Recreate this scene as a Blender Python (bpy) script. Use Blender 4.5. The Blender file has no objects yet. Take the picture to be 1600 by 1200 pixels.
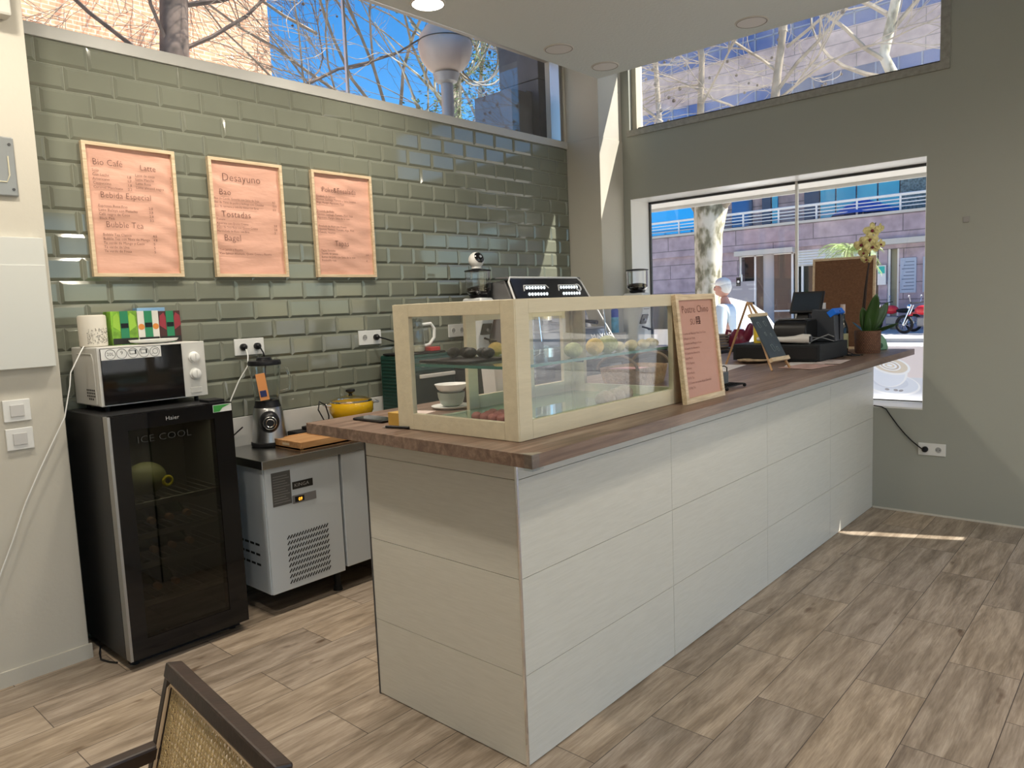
import bpy, bmesh, math, random
from mathutils import Vector, Matrix, Euler
random.seed(11)
SC = bpy.context.scene
COL = SC.collection
PI = math.pi

# ------------------------------------------------------------------ camera
cam_d = bpy.data.cameras.new('camera'); cam = bpy.data.objects.new('camera', cam_d); COL.objects.link(cam)
cam_d.sensor_fit = 'HORIZONTAL'; cam_d.sensor_width = 36.0; cam_d.lens = 25.924
cam_d.clip_start = 0.05; cam_d.clip_end = 400
_x = Vector((0.664, -0.747, -0.041)); _f = Vector((0.740, 0.664, -0.105))
_x.normalize(); _f = (_f - _x * _f.dot(_x)).normalized(); _u = _x.cross(_f)
cam.matrix_world = Matrix(((_x.x, _u.x, -_f.x, 0), (_x.y, _u.y, -_f.y, 0), (_x.z, _u.z, -_f.z, 1.58), (0, 0, 0, 1)))
SC.camera = cam

# ------------------------------------------------------------------ view, world, sun
vs = SC.view_settings
SC.display_settings.display_device = 'sRGB'
vs.view_transform = 'Standard'; vs.look = 'None'; vs.gamma = 1.0; vs.use_curve_mapping = False
vs.exposure = 0.35
cy = SC.cycles
cy.max_bounces = 10; cy.diffuse_bounces = 5; cy.glossy_bounces = 5; cy.transmission_bounces = 6; cy.transparent_max_bounces = 24
cy.caustics_reflective = False; cy.caustics_refractive = False; cy.sample_clamp_indirect = 6.0
try: cy.use_denoising = True
except Exception: pass

SUN_DIR = Vector((1.0, -1.62, 2.25)).normalized()          # towards the sun
w = bpy.data.worlds.new('world'); SC.world = w; w.use_nodes = True
wn = w.node_tree; wn.nodes.clear()
sky = wn.nodes.new('ShaderNodeTexSky'); sky.sky_type = 'NISHITA'; sky.sun_disc = False
sky.sun_elevation = math.asin(SUN_DIR.z); sky.sun_rotation = math.atan2(SUN_DIR.x, SUN_DIR.y)
sky.altitude = 600; sky.air_density = 1.0; sky.dust_density = 0.4; sky.ozone_density = 2.5
bg = wn.nodes.new('ShaderNodeBackground'); bg.inputs['Strength'].default_value = 0.20
wo = wn.nodes.new('ShaderNodeOutputWorld')
hs = wn.nodes.new('ShaderNodeHueSaturation'); hs.inputs['Saturation'].default_value = 1.4
wn.links.new(sky.outputs[0], hs.inputs['Color']); wn.links.new(hs.outputs[0], bg.inputs[0]); wn.links.new(bg.outputs[0], wo.inputs[0])
sun_d = bpy.data.lights.new('sun', 'SUN'); sun_d.energy = 11.0; sun_d.angle = 0.0093; sun_d.color = (1.0, 0.93, 0.82)
sun = bpy.data.objects.new('sun', sun_d); COL.objects.link(sun)
sun.rotation_euler = SUN_DIR.to_track_quat('Z', 'Y').to_euler(); sun.location = (8, -12, 18)
LAMP_W = 16.0                                                # power of each burning downlight
LAMP_COL = (1.0, 0.90, 0.75)

# ------------------------------------------------------------------ materials
MATS = {}
def M(name, col=(.8, .8, .8), rough=.5, metal=0., spec=.5, bump=0., bscale=200., var=0., vscale=5., emit=None, estr=0., coat=0., trans=0., stretch=None, ior=1.45, alpha=1.0):
    if name in MATS: return MATS[name]
    m = bpy.data.materials.new(name); m.use_nodes = True; nt = m.node_tree
    b = nt.nodes['Principled BSDF']
    b.inputs['Base Color'].default_value = (*col, 1); b.inputs['Roughness'].default_value = rough
    b.inputs['Metallic'].default_value = metal; b.inputs['Specular IOR Level'].default_value = spec
    b.inputs['IOR'].default_value = ior
    if coat: b.inputs['Coat Weight'].default_value = coat; b.inputs['Coat Roughness'].default_value = .08
    if trans: b.inputs['Transmission Weight'].default_value = trans
    if alpha < 1: b.inputs['Alpha'].default_value = alpha
    if emit: b.inputs['Emission Color'].default_value = (*emit, 1); b.inputs['Emission Strength'].default_value = estr
    if bump or var:
        tc = nt.nodes.new('ShaderNodeTexCoord'); mp = nt.nodes.new('ShaderNodeMapping')
        nt.links.new(tc.outputs['Object'], mp.inputs[0])
        if stretch: mp.inputs['Scale'].default_value = stretch
    if bump:
        n = nt.nodes.new('ShaderNodeTexNoise'); n.inputs['Scale'].default_value = bscale; n.inputs['Detail'].default_value = 3
        bp = nt.nodes.new('ShaderNodeBump'); bp.inputs['Strength'].default_value = bump; bp.inputs['Distance'].default_value = .01
        nt.links.new(mp.outputs[0], n.inputs['Vector']); nt.links.new(n.outputs['Fac'], bp.inputs['Height']); nt.links.new(bp.outputs[0], b.inputs['Normal'])
    if var:
        n = nt.nodes.new('ShaderNodeTexNoise'); n.inputs['Scale'].default_value = vscale; n.inputs['Detail'].default_value = 5
        cr = nt.nodes.new('ShaderNodeValToRGB')
        cr.color_ramp.elements[0].position = .3; cr.color_ramp.elements[1].position = .7
        cr.color_ramp.elements[0].color = (*[max(0, c * (1 - var)) for c in col], 1)
        cr.color_ramp.elements[1].color = (*[min(1, c * (1 + var)) for c in col], 1)
        nt.links.new(mp.outputs[0], n.inputs['Vector']); nt.links.new(n.outputs['Fac'], cr.inputs[0]); nt.links.new(cr.outputs[0], b.inputs['Base Color'])
    MATS[name] = m; return m

def real_glass(name, col=(1, 1, 1)):
    return M(name, col, .02, trans=1.0, ior=1.45)
def glass(name, tint=(1, 1, 1), refl=1.0, rough=0.0):
    """thin pane: see-through with a Fresnel reflection"""
    if name in MATS: return MATS[name]
    m = bpy.data.materials.new(name); m.use_nodes = True; nt = m.node_tree; nt.nodes.clear()
    o = nt.nodes.new('ShaderNodeOutputMaterial'); mx = nt.nodes.new('ShaderNodeMixShader')
    t = nt.nodes.new('ShaderNodeBsdfTransparent'); t.inputs[0].default_value = (*tint, 1)
    g = nt.nodes.new('ShaderNodeBsdfGlossy'); g.inputs['Roughness'].default_value = rough; g.inputs[0].default_value = (refl, refl, refl, 1)
    f = nt.nodes.new('ShaderNodeFresnel'); ge = nt.nodes.new('ShaderNodeNewGeometry'); mr = nt.nodes.new('ShaderNodeMapRange')
    mr.inputs['To Min'].default_value = 1.45; mr.inputs['To Max'].default_value = 1 / 1.45      # same reflection from either side of the thin pane
    nt.links.new(ge.outputs['Backfacing'], mr.inputs['Value']); nt.links.new(mr.outputs[0], f.inputs[0])
    nt.links.new(f.outputs[0], mx.inputs[0]); nt.links.new(t.outputs[0], mx.inputs[1]); nt.links.new(g.outputs[0], mx.inputs[2]); nt.links.new(mx.outputs[0], o.inputs[0])
    MATS[name] = m; return m

def node_mat(name):
    m = bpy.data.materials.new(name); m.use_nodes = True; MATS[name] = m
    nt = m.node_tree; return m, nt, nt.nodes['Principled BSDF']

def N(nt, t, **kw):
    n = nt.nodes.new(t)
    for k, v in kw.items():
        if hasattr(n, k) and k not in ('Scale',): setattr(n, k, v)
    return n

def ramp(nt, fac, stops):
    cr = nt.nodes.new('ShaderNodeValToRGB'); el = cr.color_ramp.elements
    while len(el) < len(stops): el.new(.5)
    for e, (p, c) in zip(el, stops): e.position = p; e.color = (*c, 1)
    nt.links.new(fac, cr.inputs[0]); return cr.outputs[0]

def mixc(nt, fac, a, b, mode='MIX'):
    mx = nt.nodes.new('ShaderNodeMix'); mx.data_type = 'RGBA'; mx.blend_type = mode
    for s, v in ((0, fac), (6, a), (7, b)):
        if hasattr(v, 'is_output') or hasattr(v, 'links'): nt.links.new(v, mx.inputs[s])
        elif s == 0: mx.inputs[0].default_value = v
        else: mx.inputs[s].default_value = (*v, 1)
    return mx.outputs[2]

def wood_floor():
    m, nt, b = node_mat('wood_look_floor_tile'); L = nt.links.new
    tc = N(nt, 'ShaderNodeTexCoord'); mp = N(nt, 'ShaderNodeMapping'); L(tc.outputs['Object'], mp.inputs[0])
    mp.inputs['Location'].default_value = (-1.186, -.135, 0)
    br = N(nt, 'ShaderNodeTexBrick', offset=.5, offset_frequency=2, squash=1.0)
    L(mp.outputs[0], br.inputs['Vector'])
    br.inputs['Color1'].default_value = (0, 0, 0, 1); br.inputs['Color2'].default_value = (1, 1, 1, 1); br.inputs['Mortar'].default_value = (.5, .5, .5, 1)
    br.inputs['Scale'].default_value = 1; br.inputs['Mortar Size'].default_value = .0016; br.inputs['Mortar Smooth'].default_value = .1
    br.inputs['Bias'].default_value = 0; br.inputs['Brick Width'].default_value = .748; br.inputs['Row Height'].default_value = .258
    off = N(nt, 'ShaderNodeVectorMath', operation='SCALE'); L(br.outputs['Color'], off.inputs[0]); off.inputs['Scale'].default_value = 37.
    add = N(nt, 'ShaderNodeVectorMath', operation='ADD'); L(tc.outputs['Object'], add.inputs[0]); L(off.outputs[0], add.inputs[1])
    m1 = N(nt, 'ShaderNodeMapping'); m1.inputs['Scale'].default_value = (1.6, 11, 1); L(add.outputs[0], m1.inputs[0])
    n1 = N(nt, 'ShaderNodeTexNoise'); n1.inputs['Scale'].default_value = 1.6; n1.inputs['Detail'].default_value = 7; n1.inputs['Roughness'].default_value = .62; n1.inputs['Distortion'].default_value = .5; L(m1.outputs[0], n1.inputs['Vector'])
    m2 = N(nt, 'ShaderNodeMapping'); m2.inputs['Scale'].default_value = (6, 90, 1); L(add.outputs[0], m2.inputs[0])
    n2 = N(nt, 'ShaderNodeTexNoise'); n2.inputs['Scale'].default_value = 2; n2.inputs['Detail'].default_value = 4; L(m2.outputs[0], n2.inputs['Vector'])
    m3 = N(nt, 'ShaderNodeMapping'); m3.inputs['Scale'].default_value = (3.0, 7, 1); L(add.outputs[0], m3.inputs[0])
    n3 = N(nt, 'ShaderNodeTexNoise'); n3.inputs['Scale'].default_value = 1.6; n3.inputs['Detail'].default_value = 2; L(m3.outputs[0], n3.inputs['Vector'])
    base = ramp(nt, n1.outputs['Fac'], ((.22, (.17, .130, .095)), (.42, (.31, .250, .190)), (.56, (.43, .355, .280)), (.78, (.58, .50, .41))))
    fine = ramp(nt, n2.outputs['Fac'], ((.3, (.72, .70, .68)), (.65, (1.08, 1.08, 1.08))))
    c = mixc(nt, .75, base, fine, 'MULTIPLY')
    knot = ramp(nt, n3.outputs['Fac'], ((.15, (1, 1, 1)), (.70, (1, 1, 1)), (.78, (.45, .38, .33))))
    c = mixc(nt, 1., c, knot, 'MULTIPLY')
    tone = ramp(nt, br.outputs['Color'], ((0, (.84, .84, .86)), (1, (1.10, 1.06, 1.0))))
    c = mixc(nt, 1., c, tone, 'MULTIPLY')
    c = mixc(nt, br.outputs['Fac'], c, (.07, .055, .045))
    L(c, b.inputs['Base Color'])
    b.inputs['Roughness'].default_value = .42; b.inputs['Specular IOR Level'].default_value = .4
    bp = N(nt, 'ShaderNodeBump'); bp.inputs['Strength'].default_value = .25; bp.inputs['Distance'].default_value = .003
    sub = N(nt, 'ShaderNodeMath', operation='SUBTRACT'); L(n2.outputs['Fac'], sub.inputs[0]); L(br.outputs['Fac'], sub.inputs[1]); L(sub.outputs[0], bp.inputs['Height']); L(bp.outputs[0], b.inputs['Normal'])
    return m

def grain(name, c0, c1, c2, rough=.45, scale=1.0, axis=0, bump=.15):
    m, nt, b = node_mat(name); L = nt.links.new
    tc = N(nt, 'ShaderNodeTexCoord')
    s = [22, 22, 22]; s[axis] = 1.6
    m1 = N(nt, 'ShaderNodeMapping'); m1.inputs['Scale'].default_value = [v * scale for v in s]; L(tc.outputs['Object'], m1.inputs[0])
    n1 = N(nt, 'ShaderNodeTexNoise'); n1.inputs['Scale'].default_value = 1.3; n1.inputs['Detail'].default_value = 7; n1.inputs['Distortion'].default_value = 1.0; L(m1.outputs[0], n1.inputs['Vector'])
    s2 = [120, 120, 120]; s2[axis] = 5
    m2 = N(nt, 'ShaderNodeMapping'); m2.inputs['Scale'].default_value = [v * scale for v in s2]; L(tc.outputs['Object'], m2.inputs[0])
    n2 = N(nt, 'ShaderNodeTexNoise'); n2.inputs['Scale'].default_value = 1.3; n2.inputs['Detail'].default_value = 3; L(m2.outputs[0], n2.inputs['Vector'])
    c = ramp(nt, n1.outputs['Fac'], ((.3, c0), (.5, c1), (.72, c2)))
    f = ramp(nt, n2.outputs['Fac'], ((.35, (.78, .78, .78)), (.6, (1, 1, 1))))
    L(mixc(nt, .8, c, f, 'MULTIPLY'), b.inputs['Base Color']); b.inputs['Roughness'].default_value = rough
    bp = N(nt, 'ShaderNodeBump'); bp.inputs['Strength'].default_value = bump; bp.inputs['Distance'].default_value = .002
    L(n2.outputs['Fac'], bp.inputs['Height']); L(bp.outputs[0], b.inputs['Normal'])
    return m

def cream_tile():
    m, nt, b = node_mat('cream_bar_tile'); L = nt.links.new
    tc = N(nt, 'ShaderNodeTexCoord')
    m1 = N(nt, 'ShaderNodeMapping'); m1.inputs['Scale'].default_value = (9, 9, 120); L(tc.outputs['Object'], m1.inputs[0])
    n1 = N(nt, 'ShaderNodeTexNoise'); n1.inputs['Scale'].default_value = 1.2; n1.inputs['Detail'].default_value = 5; L(m1.outputs[0], n1.inputs['Vector'])
    L(ramp(nt, n1.outputs['Fac'], ((.3, (.60, .585, .525)), (.7, (.65, .635, .575)))), b.inputs['Base Color'])
    b.inputs['Roughness'].default_value = .38
    bp = N(nt, 'ShaderNodeBump'); bp.inputs['Strength'].default_value = .07; bp.inputs['Distance'].default_value = .004
    L(n1.outputs['Fac'], bp.inputs['Height']); L(bp.outputs[0], b.inputs['Normal'])
    return m

def brick_mat(name, c1, c2, mort, w_, h_, ms=.01, rough=.8, axis='x', rotz=False, var=.0):
    m, nt, b = node_mat(name); L = nt.links.new
    tc = N(nt, 'ShaderNodeTexCoord'); sx = N(nt, 'ShaderNodeSeparateXYZ'); L(tc.outputs['Object'], sx.inputs[0])
    cb = N(nt, 'ShaderNodeCombineXYZ'); L(sx.outputs['X' if axis == 'x' else 'Y'], cb.inputs['X']); L(sx.outputs['Z'], cb.inputs['Y'])
    br = N(nt, 'ShaderNodeTexBrick'); L(cb.outputs[0], br.inputs['Vector'])
    br.inputs['Color1'].default_value = (*c1, 1); br.inputs['Color2'].default_value = (*c2, 1); br.inputs['Mortar'].default_value = (*mort, 1)
    br.inputs['Scale'].default_value = 1; br.inputs['Mortar Size'].default_value = ms; br.inputs['Brick Width'].default_value = w_; br.inputs['Row Height'].default_value = h_
    n = N(nt, 'ShaderNodeTexNoise'); n.inputs['Scale'].default_value = 2.5; n.inputs['Detail'].default_value = 6; L(tc.outputs['Object'], n.inputs['Vector'])
    v = ramp(nt, n.outputs['Fac'], ((.3, (.75, .75, .75)), (.7, (1.2, 1.2, 1.2))))
    L(mixc(nt, 1., br.outputs['Color'], v, 'MULTIPLY'), b.inputs['Base Color']); b.inputs['Roughness'].default_value = rough
    return m

def cane_mat():
    """woven cane: two thread directions with open square holes"""
    m, nt, b = node_mat('woven_cane'); L = nt.links.new
    b.inputs['Base Color'].default_value = (.60, .45, .23, 1); b.inputs['Roughness'].default_value = .5
    return m

white_paint = M('white_wall_paint', (.56, .53, .46), .7, bump=.05, bscale=60)
grey_paint = M('grey_beige_wall_paint', (.34, .35, .31), .75, bump=.05, bscale=60)
ceil_paint = M('ceiling_paint', (.67, .72, .73), .8, bump=.35, bscale=45)
white_gloss = M('white_gloss_paint', (.80, .80, .78), .3)
plastic_w = M('white_plastic', (.72, .72, .70), .35)
plastic_b = M('black_plastic', (.010, .010, .012), .35, spec=.3)
black_gloss = M('black_gloss', (.006, .006, .007), .06)
black_matt = M('black_matt', (.012, .012, .013), .6, spec=.25)
steel = M('brushed_steel', (.50, .50, .50), .28, 1., bump=.05, bscale=300, stretch=(1, 60, 60))
chrome = M('chrome', (.8, .8, .8), .12, 1.)
alu = M('aluminium', (.55, .55, .56), .35, 1.)
grey_dark = M('dark_grey', (.06, .062, .065), .5)
red_m = M('red_pack', (.55, .03, .03), .4)
tile_green = M('green_grey_glazed_tile', (.180, .190, .150), .07, spec=.7, var=.06, vscale=3)
grout = M('grout', (.36, .37, .31), .8)
clear = glass('clear_glass')
def haze_glass(name, a, b_):
    """window pane with a thin patchy film of dust"""
    m = glass(name, (.95, .96, .96)); nt = m.node_tree; o = [n for n in nt.nodes if n.type == 'OUTPUT_MATERIAL'][0]; src = o.inputs[0].links[0].from_socket
    d = nt.nodes.new('ShaderNodeBsdfTranslucent'); d.inputs[0].default_value = (.9, .88, .84, 1); mx = nt.nodes.new('ShaderNodeMixShader'); tc = nt.nodes.new('ShaderNodeTexCoord')
    n = nt.nodes.new('ShaderNodeTexNoise'); n.inputs['Scale'].default_value = 3; n.inputs['Detail'].default_value = 8; mr = nt.nodes.new('ShaderNodeMapRange'); mr.inputs['From Min'].default_value = .3; mr.inputs['From Max'].default_value = .75; mr.inputs['To Min'].default_value = a; mr.inputs['To Max'].default_value = b_
    nt.links.new(tc.outputs['Object'], n.inputs['Vector']); nt.links.new(n.outputs['Fac'], mr.inputs['Value']); nt.links.new(mr.outputs[0], mx.inputs[0]); nt.links.new(src, mx.inputs[1]); nt.links.new(d.outputs[0], mx.inputs[2]); nt.links.new(mx.outputs[0], o.inputs[0]); return m
dusty = glass('window_glass', (.97, .98, .98))
tinted = glass('tinted_fridge_glass', (.42, .42, .38), 1.0)
shelf_glass = glass('green_shelf_glass', (.78, .9, .85))
light_wood = grain('light_pine', (.56, .41, .26), (.68, .53, .35), (.76, .62, .44), .5, 1.5)
oak_top = grain('walnut_laminate', (.105, .062, .043), (.185, .118, .085), (.29, .20, .15), .4, 1.0, 0)
oak_side = grain('walnut_laminate_end', (.085, .05, .035), (.15, .095, .068), (.21, .14, .10), .45, 1.0, 1)
bamboo = grain('bamboo_wood', (.36, .17, .06), (.48, .25, .10), (.58, .33, .15), .45, 1.0)
case_paint = M('cream_case_paint', (.60, .53, .385), .45, bump=.12, bscale=12, stretch=(1, 6, 6), var=.05, vscale=6)
dark_brown = grain('dark_brown_wood', (.020, .011, .008), (.032, .018, .013), (.045, .026, .019), .38, 1.0)
bar_tile = cream_tile()
paper_pink = M('pink_paper', (.66, .37, .28), .5, bump=.5, bscale=7, stretch=(1, 1, 3.5), var=.06, vscale=4)
ink = M('dark_brown_ink', (.11, .045, .035), .7)
ink_soft = M('soft_brown_ink', (.20, .085, .065), .7)
fmat = wood_floor()

# ------------------------------------------------------------------ mesh helpers
class B:
    def __init__(s): s.bm = bmesh.new()
    def quad(s, pts):
        vs_ = [s.bm.verts.new(p) for p in pts]; s.bm.faces.new(vs_); return s
    def box(s, a, b, rot=None, piv=None):
        x0, y0, z0 = a; x1, y1, z1 = b
        P = [(x0, y0, z0), (x1, y0, z0), (x1, y1, z0), (x0, y1, z0), (x0, y0, z1), (x1, y0, z1), (x1, y1, z1), (x0, y1, z1)]
        if rot is not None:
            R = rot if isinstance(rot, Matrix) else Euler(rot).to_matrix()
            c = Vector(piv) if piv is not None else (Vector(a) + Vector(b)) / 2
            P = [R @ (Vector(p) - c) + c for p in P]
        v = [s.bm.verts.new(p) for p in P]
        for f in ((0, 3, 2, 1), (4, 5, 6, 7), (0, 1, 5, 4), (1, 2, 6, 5), (2, 3, 7, 6), (3, 0, 4, 7)): s.bm.faces.new([v[i] for i in f])
        return s
    def hexa(s, P):
        v = [s.bm.verts.new(p) for p in P]
        for f in ((0, 3, 2, 1), (4, 5, 6, 7), (0, 1, 5, 4), (1, 2, 6, 5), (2, 3, 7, 6), (3, 0, 4, 7)): s.bm.faces.new([v[i] for i in f])
        return s
    def ring(s, c, ax, r, n, up=None):
        ax = Vector(ax).normalized(); u = Vector(up) if up else (Vector((0, 0, 1)) if abs(ax.z) < .9 else Vector((1, 0, 0)))
        e1 = ax.cross(u).normalized(); e2 = ax.cross(e1)
        return [s.bm.verts.new(Vector(c) + (e1 * math.cos(2 * PI * i / n) + e2 * math.sin(2 * PI * i / n)) * r) for i in range(n)]
    def bridge(s, A, C):
        n = len(A)
        for i in range(n): s.bm.faces.new((A[i], A[(i + 1) % n], C[(i + 1) % n], C[i]))
    def cyl(s, p0, p1, r0, r1=None, n=20, caps=True):
        r1 = r0 if r1 is None else r1; ax = Vector(p1) - Vector(p0)
        a = s.ring(p0, ax, r0, n); c = s.ring(p1, ax, r1, n); s.bridge(a, c)
        if caps: s.bm.faces.new(a[::-1]); s.bm.faces.new(c)
        return s
    def lathe(s, prof, c, n=28, caps=True, ax=(0, 0, 1), sq=None):
        ax = Vector(ax).normalized(); c = Vector(c); prev = None; first = None
        for r, h in prof:
            cur = s.ring(c + ax * h, ax, max(r, 1e-4), n)
            if sq:
                for v in cur: v.co.x = c.x + (v.co.x - c.x) * sq[0]; v.co.y = c.y + (v.co.y - c.y) * sq[1]
            if prev: s.bridge(prev, cur)
            else: first = cur
            prev = cur
        if caps: s.bm.faces.new(first[::-1]); s.bm.faces.new(prev)
        return s
    def tube(s, pts, r, n=8, caps=True):
        pts = [Vector(p) for p in pts]; rs = r if isinstance(r, (list, tuple)) else [r] * len(pts)
        prev = None; first = None; up = None
        for i, p in enumerate(pts):
            t = (pts[min(i + 1, len(pts) - 1)] - pts[max(i - 1, 0)]).normalized()
            if up is None: up = Vector((0, 0, 1)) if abs(t.z) < .9 else Vector((1, 0, 0))
            e1 = t.cross(up).normalized(); up = e1.cross(t)
            cur = [s.bm.verts.new(p + (e1 * math.cos(2 * PI * k / n) + up * math.sin(2 * PI * k / n)) * rs[i]) for k in range(n)]
            if prev: s.bridge(prev, cur)
            else: first = cur
            prev = cur
        if caps: s.bm.faces.new(first[::-1]); s.bm.faces.new(prev)
        return s
    def sph(s, c, r, n=14, m=10, sc=(1, 1, 1), rot=None):
        g = bmesh.ops.create_uvsphere(s.bm, u_segments=n, v_segments=m, radius=r)
        R = Euler(rot).to_matrix() if rot else None
        for v in g['verts']:
            q = Vector((v.co.x * sc[0], v.co.y * sc[1], v.co.z * sc[2]))
            if R: q = R @ q
            v.co = q + Vector(c)
        return s
    def prism(s, pts, d):
        d = Vector(d); a = [s.bm.verts.new(p) for p in pts]; c = [s.bm.verts.new(Vector(p) + d) for p in pts]
        s.bm.faces.new(a[::-1]); s.bm.faces.new(c); s.bridge(a, c); return s
    def torus(s, c, R, r, ax=(0, 0, 1), n=24, m=8):
        ax = Vector(ax).normalized(); u = Vector((0, 0, 1)) if abs(ax.z) < .9 else Vector((1, 0, 0)); e1 = ax.cross(u).normalized(); e2 = ax.cross(e1); rings = []
        for i in range(n):
            d = e1 * math.cos(2 * PI * i / n) + e2 * math.sin(2 * PI * i / n)
            rings.append([s.bm.verts.new(Vector(c) + d * (R + r * math.cos(2 * PI * k / m)) + ax * r * math.sin(2 * PI * k / m)) for k in range(m)])
        for i in range(n): s.bridge(rings[i], rings[(i + 1) % n])
        return s
    def build(s, name, mat, parent=None, smooth=False, bevel=0, loc=None):
        bmesh.ops.recalc_face_normals(s.bm, faces=s.bm.faces)
        me = bpy.data.meshes.new(name)
        if parent is not None: o0 = wloc(parent)
        elif loc is not None: o0 = Vector(loc)
        else:
            vs_ = [v.co for v in s.bm.verts]
            o0 = Vector(((min(v.x for v in vs_) + max(v.x for v in vs_)) / 2, (min(v.y for v in vs_) + max(v.y for v in vs_)) / 2, min(v.z for v in vs_)))
        for v in s.bm.verts: v.co -= o0
        s.bm.to_mesh(me); s.bm.free()
        me.materials.append(mat)
        if smooth:
            for p in me.polygons: p.use_smooth = True
            try: me.set_sharp_from_angle(angle=math.radians(38))
            except Exception: pass
        o = bpy.data.objects.new(name, me); COL.objects.link(o)
        if parent is not None: o.parent = parent
        else: o.location = o0
        if bevel:
            md = o.modifiers.new('bevel', 'BEVEL'); md.width = bevel; md.segments = 2; md.limit_method = 'ANGLE'; md.angle_limit = math.radians(45)
        return o

def wloc(o):
    v = Vector((0, 0, 0))
    while o is not None: v = v + o.location; o = o.parent
    return v
def tag(o, label, cat, group=None, kind=None):
    o['label'] = label; o['category'] = cat
    if group: o['group'] = group
    if kind: o['kind'] = kind
    return o
def thing(name, loc, label, cat, group=None, kind=None):
    o = bpy.data.objects.new(name, None); o.empty_display_size = .05; COL.objects.link(o); o.location = loc
    return tag(o, label, cat, group, kind)
def struct(o): o['kind'] = 'structure'; return o
def copy_tree(o, parent=None):
    c = o.copy(); COL.objects.link(c); c.parent = parent
    for ch in list(o.children): copy_tree(ch, c)
    return c
def boxo(name, a, b, mat, parent=None, bevel=0, **k): return B().box(a, b).build(name, mat, parent, bevel=bevel, **k)

_font = None
def text(name, lines, parent, mat, ext=.0006, thin=-.006):
    """lines: list of (string, origin, xdir, ydir, size, x-scale, align); all become ONE mesh part"""
    bm = bmesh.new(); o0 = wloc(parent)
    for (s_, org, xd, yd, size, xs, al) in lines:
        cu = bpy.data.curves.new('t', 'FONT'); cu.body = s_; cu.size = size; cu.align_x = al; cu.extrude = 0; cu.resolution_u = 2; cu.offset = thin * size; cu.space_character = 1.04
        ob = bpy.data.objects.new('t', cu); COL.objects.link(ob)
        dg = bpy.context.evaluated_depsgraph_get(); dg.update()
        me = bpy.data.meshes.new_from_object(ob.evaluated_get(dg))
        xd_ = Vector(xd).normalized(); yd_ = Vector(yd).normalized(); nd = xd_.cross(yd_)
        vm = []
        for v in me.vertices: vm.append(bm.verts.new(Vector(org) + xd_ * v.co.x * xs + yd_ * v.co.y + nd * ext - o0))
        for p in me.polygons:
            try: bm.faces.new([vm[i] for i in p.vertices])
            except ValueError: pass
        bpy.data.objects.remove(ob); bpy.data.curves.remove(cu); bpy.data.meshes.remove(me)
    me = bpy.data.meshes.new(name); bm.to_mesh(me); bm.free(); me.materials.append(mat)
    o = bpy.data.objects.new(name, me); COL.objects.link(o); o.parent = parent; return o

# ================================================================== SETTING
def wall_grid(axis, p0, p1, us, zs, holes):
    """wall slab between planes p0,p1 with rectangular holes (u0,u1,z0,z1)"""
    b = B()
    for i in range(len(us) - 1):
        for j in range(len(zs) - 1):
            uc = (us[i] + us[i + 1]) / 2; zc = (zs[j] + zs[j + 1]) / 2
            if any(h[0] < uc < h[1] and h[2] < zc < h[3] for h in holes): continue
            if axis == 'x': b.box((p0, us[i], zs[j]), (p1, us[i + 1], zs[j + 1]))
            else: b.box((us[i], p0, zs[j]), (us[i + 1], p1, zs[j + 1]))
    bmesh.ops.remove_doubles(b.bm, verts=b.bm.verts, dist=1e-5)
    # drop inner faces shared by two cells
    seen = {}
    for f in b.bm.faces:
        k = tuple(sorted(v.index for v in f.verts)) if False else tuple(sorted((round(v.co.x, 4), round(v.co.y, 4), round(v.co.z, 4)) for v in f.verts))
        seen.setdefault(k, []).append(f)
    dele = [f for fs in seen.values() if len(fs) > 1 for f in fs]
    bmesh.ops.delete(b.bm, geom=dele, context='FACES_ONLY')
    return b

XW = 5.687; YT = 4.02; TOP = 1.149
struct(B().box((-3, -5, -.12), (5.99, 4.2, 0)).build('floor', fmat, loc=(0, 0, 0)))
LW = (1.268, 3.605, .744, 2.47); UW = (1.20, 3.60, 3.06, 3.95); DR = (-2.6, .45, 0, 2.35)
wr = wall_grid('x', XW, XW + .31, [-5, DR[0], DR[1], LW[0], LW[1], 4.2], [0, LW[2], DR[3], LW[3], 2.8], [LW, DR])
wu = wall_grid('x', XW, XW + .14, [-5, UW[0], UW[1], 4.2], [2.8, UW[2], UW[3], 4.25], [UW])
_m = bpy.data.meshes.new('x'); wu.bm.to_mesh(_m); wr.bm.from_mesh(_m); bpy.data.meshes.remove(_m)
struct(wr.build('wall_right', grey_paint, loc=(XW, 0, 0)))
CW = (1.13, 5.31, 2.985, 3.70)
struct(wall_grid('y', YT + .006, YT + .2, [-3, CW[0], CW[1], 5.99], [0, CW[2], CW[3], 4.25], [CW]).build('wall_back', white_paint, loc=(0, YT, 0)))
struct(B().box((-3, 3.78, 0), (1.13, YT + .005, 4.1)).build('wall_left', white_paint, bevel=.004))
struct(B().box((-3.15, -5, 0), (-3, 4.2, 4.25)).build('wall_west', white_paint))
SWN = (-2.8, 5.3, .15, 3.25)
struct(wall_grid('y', -5.15, -5, [-3, SWN[0], SWN[1], 5.99], [0, SWN[2], SWN[3], 4.25], [SWN]).build('wall_south', white_paint, loc=(0, -5, 0)))
sb_ = B()
for k in range(4): sb_.box((SWN[0] + k * 2.68, -5.1, SWN[2]), (SWN[0] + k * 2.68 + .06, -5.04, SWN[3]))
win4 = struct(sb_.build('window_4', alu)); boxo('pane', (SWN[0], -5.075, SWN[2]), (SWN[1], -5.068, SWN[3]), dusty, win4)
struct(B().box((5.33, 3.675, 0), (XW - .0005, YT + .005, 2.98)).box((5.335, 3.68, 2.98), (XW - .0005, YT + .005, 4.1)).build('trim_1', white_paint, bevel=.003))
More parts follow.
